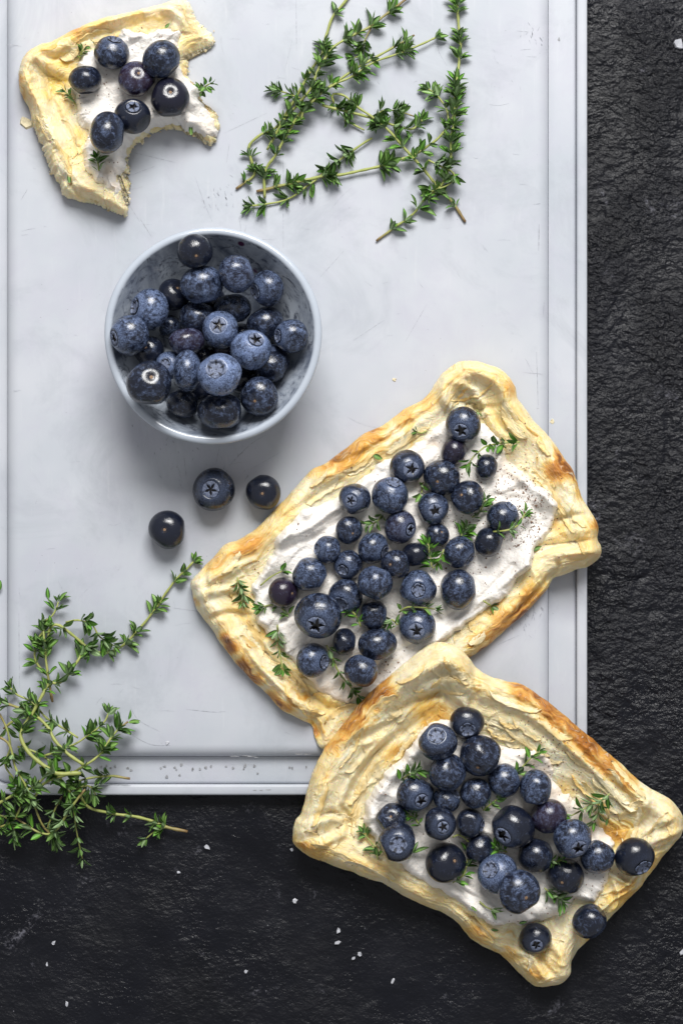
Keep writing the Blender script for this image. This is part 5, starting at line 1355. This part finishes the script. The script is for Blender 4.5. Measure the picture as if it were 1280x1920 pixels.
sprig('dense thyme sprig in the core of the heap', [B_(*p) for p in ((100, 1200), (200, 1230), (290, 1290), (350, 1390), (400, 1460))], (60, 66, 70), BN([]), G2, (2.6, 2.0), 25, 0.22, (0, 0), (24, 8, 1), 41, floor=cfl, tip=6)
sprig('dense thyme sprig over the board edge in the heap', [B_(*p) for p in ((330, 1460), (420, 1440), (500, 1420), (540, 1470))], (58, 62, 54), BN([]), G2, (2.4, 1.8), 24, 0, (.4, 0), (22, 8, 1), 42, floor=cfl, tip=6)
sprig('thyme sprig at the left edge just above the board corner', [B_(*p) for p in ((-10, 1000), (40, 1100), (60, 1200), (30, 1300), (80, 1380))], (50, 54, 56), BN([]), G2, (2.2, 1.8), 23, .1, (.3, 0), (60, 5, 1), 43, floor=cfl, tip=5)
sprig('thyme sprig under the board corner, lowest of the heap at its middle', [B_(*p) for p in ((350, 1480), (300, 1580), (270, 1660), (320, 1740))], (44, 36, 20), BN([]), G2, (2.0, 1.4), 22, .1, (.3, 0), (24, 6, .9), 44, floor=cfl, tip=6)

def loose_leaf(x, y, L, ang, label, z, young=False, group=None):
    p = W(x, y, z + 3); a = math.radians(ang)
    d = np.array([math.cos(a), math.sin(a), .08])
    o = add_leaf(None, p - d * L / 2, p - d * L / 2, d, (rng.uniform(-.3, .3), rng.uniform(-.3, .3), 1), L, young, 'thyme_leaf')
    tag(o, label, 'leaf', group)
loose_leaf(90, 1112, 21, 95, 'single thyme leaf lying on the board above the heap', ZB, True)
loose_leaf(0, 1098, 20, 80, 'thyme leaf cut by the left edge of the photo', 23, True)

# -- sprigs strewn over the tarts
def tz(T, x, y):
    z = 60.0
    for k in range(3): p = W(x, y, z); z = float(T.z_at(p[0], p[1])[0])
    return z
def tsprig(T, label, pts, auto, L, young, seed, dz=5, tip=5, brown=(0, 0), rad=(1.8, 1.3), lifts=None):
    zs = [tz(T, *p) + dz for p in pts]
    if lifts: zs = [a + b for a, b in zip(zs, lifts)]
    fl = lambda x, y: float(T.z_at(x, y)[0])
    sprig(label, pts, zs, [], 'thyme sprigs strewn on the tarts', rad, L, young, brown, auto, seed, .5, None, tip)
m_, f_, t_ = tart_mid, tart_front, tart_tl
tsprig(m_, 'bright thyme sprig with a long stalk near the top of the middle tart', [(974, 829), (940, 831), (908, 838), (888, 855), (878, 872)], (17, 5, .9), 21, .9, 101, 14, 6, lifts=(0, 4, 16, 26, 26))
tsprig(m_, 'thyme sprig lying over the rightmost berry of the middle tart', [(924, 997), (950, 994), (970, 985), (984, 962)], (20, 5, .8), 20, .8, 102, 8, 6, lifts=(40, 46, 26, 8))
tsprig(m_, 'yellow-green thyme sprig standing in the centre right of the middle tart', [(832, 1030), (812, 1066), (806, 1040), (802, 1018)], (14, 6, .9), 24, 1, 103, 16, 6)
tsprig(m_, 'thyme tuft fanned out right of the tiny berry on the middle tart', [(862, 1008), (868, 1000), (874, 992)], (8, 5, .9), 24, .8, 104, 8, 6)
tsprig(m_, 'thyme sprig tucked under the upper right berry of the middle tart', [(884, 970), (898, 960), (910, 938)], (12, 5, .9), 20, .5, 105, 8, 5)
tsprig(m_, 'three-leaved thyme piece at the lower right edge of the cream, middle tart', [(905, 1126), (914, 1132), (920, 1136)], None, 24, .5, 106, 6, 5)
tsprig(m_, 'dark thyme sprig between berries in the upper left of the middle tart', [(716, 966), (705, 978), (690, 985)], (10, 5, .9), 19, 0, 107, 12, 5)
tsprig(m_, 'thyme leaves left of the deep-scarred berry on the middle tart', [(792, 905), (790, 925)], (12, 3, 1), 22, .8, 108, 14, 3)
tsprig(m_, 'thyme sprig with bare stalk at the upper left edge of the cream, middle tart', [(488, 1098), (508, 1082), (528, 1070)], None, 20, .6, 109, 6, 7)
tsprig(m_, 'thyme sprig on the left crust corner of the middle tart', [(445, 1083), (450, 1098), (456, 1112), (455, 1130)], (14, 5, 1), 20, .2, 110, 7, 5)
tsprig(m_, 'small thyme sprig under the leftmost berry of the middle tart', [(540, 1152), (525, 1138), (508, 1134), (488, 1140)], (20, 4, .9), 20, .5, 111, 6, 5)
tsprig(m_, 'upright thyme sprig on the lower left cream edge of the middle tart', [(520, 1172), (522, 1200), (525, 1225), (530, 1255)], (22, 5, .9), 23, .4, 112, 8, 5)
tsprig(m_, 'thyme sprig beside the large berry at the bottom of the middle tart', [(676, 1175), (668, 1155), (655, 1143), (645, 1135)], (12, 5, .9), 19, .9, 113, 26, 5)
tsprig(m_, 'thyme sprig in the lower middle between two berries of the middle tart', [(745, 1172), (735, 1162), (728, 1168)], (9, 5, .9), 18, .8, 114, 16, 4)
tsprig(m_, 'thyme sprig arched over the star-crowned berry next to the front tart', [(748, 1148), (765, 1138), (795, 1140), (815, 1142)], (24, 4, .9), 20, .5, 115, 14, 5, lifts=(0, 14, 14, 0))
tsprig(m_, 'dark thyme sprig at the lower edge of the cream on the middle tart', [(612, 1210), (625, 1235), (632, 1255), (650, 1280), (672, 1305)], (20, 5, .9), 21, .3, 116, 10, 5)
tsprig(m_, 'tiny thyme bit on the upper crust edge of the middle tart', [(800, 808), (790, 812), (780, 810)], None, 15, .3, 117, 5, 5)
tsprig(m_, 'tiny thyme tuft above the topmost berry of the middle tart', [(893, 768), (896, 776)], None, 14, 0, 118, 5, 5)
loose_leaf(1003, 1029, 24, 20, 'single dark thyme leaf at the right edge of the cream, middle tart', tz(m_, 1003, 1029) + 4)
loose_leaf(708, 857, 18, -25, 'single thyme leaf on the upper crust of the middle tart', tz(m_, 708, 857) + 6)
tsprig(f_, 'fanned thyme tuft at the left cream edge of the front tart', [(753, 1461), (765, 1452), (780, 1446)], (9, 5, .9), 24, .9, 121, 10, 6)
tsprig(f_, 'thyme sprig at the top right of the front tart berries', [(968, 1452), (982, 1435), (996, 1420), (1008, 1410)], (14, 5, 1), 22, .6, 122, 14, 6)
tsprig(f_, 'large bright thyme sprig at the right of the front tart', [(1142, 1488), (1128, 1500), (1105, 1510), (1085, 1522), (1068, 1530)], (16, 5, 1), 24, .8, 123, 22, 6)
tsprig(f_, 'thyme side shoot of the large sprig at the right of the front tart', [(1120, 1505), (1122, 1522), (1112, 1540)], (14, 4, .9), 20, .5, 124, 14, 5)
tsprig(f_, 'thyme sprig at the lower left crust of the front tart', [(708, 1612), (704, 1592), (692, 1575), (682, 1562)], (16, 5, .9), 20, .2, 125, 8, 5)
tsprig(f_, 'two broad thyme leaves beside the lower left crowned berry, front tart', [(764, 1610), (772, 1600)], None, 34, .5, 126, 14, 3)
tsprig(f_, 'thyme sprig right of the black glossy berry on the front tart', [(848, 1655), (868, 1640), (876, 1615), (878, 1600)], (15, 5, 1), 22, .9, 127, 12, 5)
tsprig(f_, 'thyme sprig below the large scarred berry on the front tart', [(1020, 1665), (1035, 1678), (1052, 1688)], (13, 6, 1), 24, .5, 128, 10, 5)
tsprig(f_, 'dark thyme leaf cluster on the lower cream of the front tart', [(898, 1690), (910, 1700), (922, 1706)], None, 24, 0, 129, 6, 5)
tsprig(f_, 'thyme tuft between the left berries of the front tart', [(785, 1545), (775, 1532), (765, 1530)], (9, 5, .8), 18, .8, 130, 16, 4)
tsprig(f_, 'bright thyme shoot beside the large dark berry, front tart', [(950, 1598), (938, 1592), (930, 1588)], (9, 4, .9), 20, 1, 131, 18, 4)
tsprig(f_, 'thyme tuft between the two lower right berries, front tart', [(1030, 1612), (1042, 1616), (1052, 1612)], (9, 5, .8), 18, .8, 132, 24, 4)
tsprig(f_, 'dark thyme sprig between the upper berries of the front tart', [(905, 1520), (918, 1510), (930, 1498)], (10, 5, .8), 18, .3, 133, 18, 4)
tsprig(f_, 'curved bare thyme stalk left of the dark middle berry, front tart', [(848, 1570), (862, 1566), (880, 1580)], None, 14, .6, 134, 26, 0)
for x, y, L, a, lab in ((980, 1730, 16, 10, 'lone thyme leaf at the lowest cream edge of the front tart'), (840, 1680, 20, -20, 'lone thyme leaf at the lower left cream edge, front tart'),
                        (888, 1704, 14, -40, 'small lone thyme leaf left of the dark cluster, front tart'), (927, 1744, 14, -10, 'thyme leaf half under the bottom cream edge, front tart'), (1137, 1541, 14, 80, 'lone thyme leaf below the large right sprig, front tart')):
    loose_leaf(x, y, L, a, lab, tz(f_, x, y) + 3)
tsprig(t_, 'small thyme sprig on the upper left crust of the bitten tart', [(150, 112), (152, 102), (156, 92)], (8, 3, .9), 17, .3, 141, 6, 4)
tsprig(t_, 'dark thyme sprig at the left cream edge of the bitten tart', [(142, 196), (134, 182), (122, 172)], (10, 4, .9), 17, 0, 142, 6, 4)
tsprig(t_, 'thyme sprig poking over the right edge of the bitten tart', [(376, 175), (384, 163), (396, 156)], (9, 4, .9), 18, .3, 143, 8, 4)
tsprig(t_, 'dark thyme sprig under the lowest berry of the bitten tart', [(186, 320), (184, 306), (182, 295)], (8, 4, .9), 18, .2, 144, 6, 4)
loose_leaf(130, 334, 18, 95, 'lone thyme leaf on the lower crust of the bitten tart', tz(t_, 130, 334) + 4)
loose_leaf(358, 243, 20, 95, 'lone dark thyme leaf at the bite edge of the bitten tart', tz(t_, 358, 243) + 5)
loose_leaf(314, 48, 12, 40, 'tiny thyme leaf on the upper crust of the bitten tart', tz(t_, 314, 48) + 5)
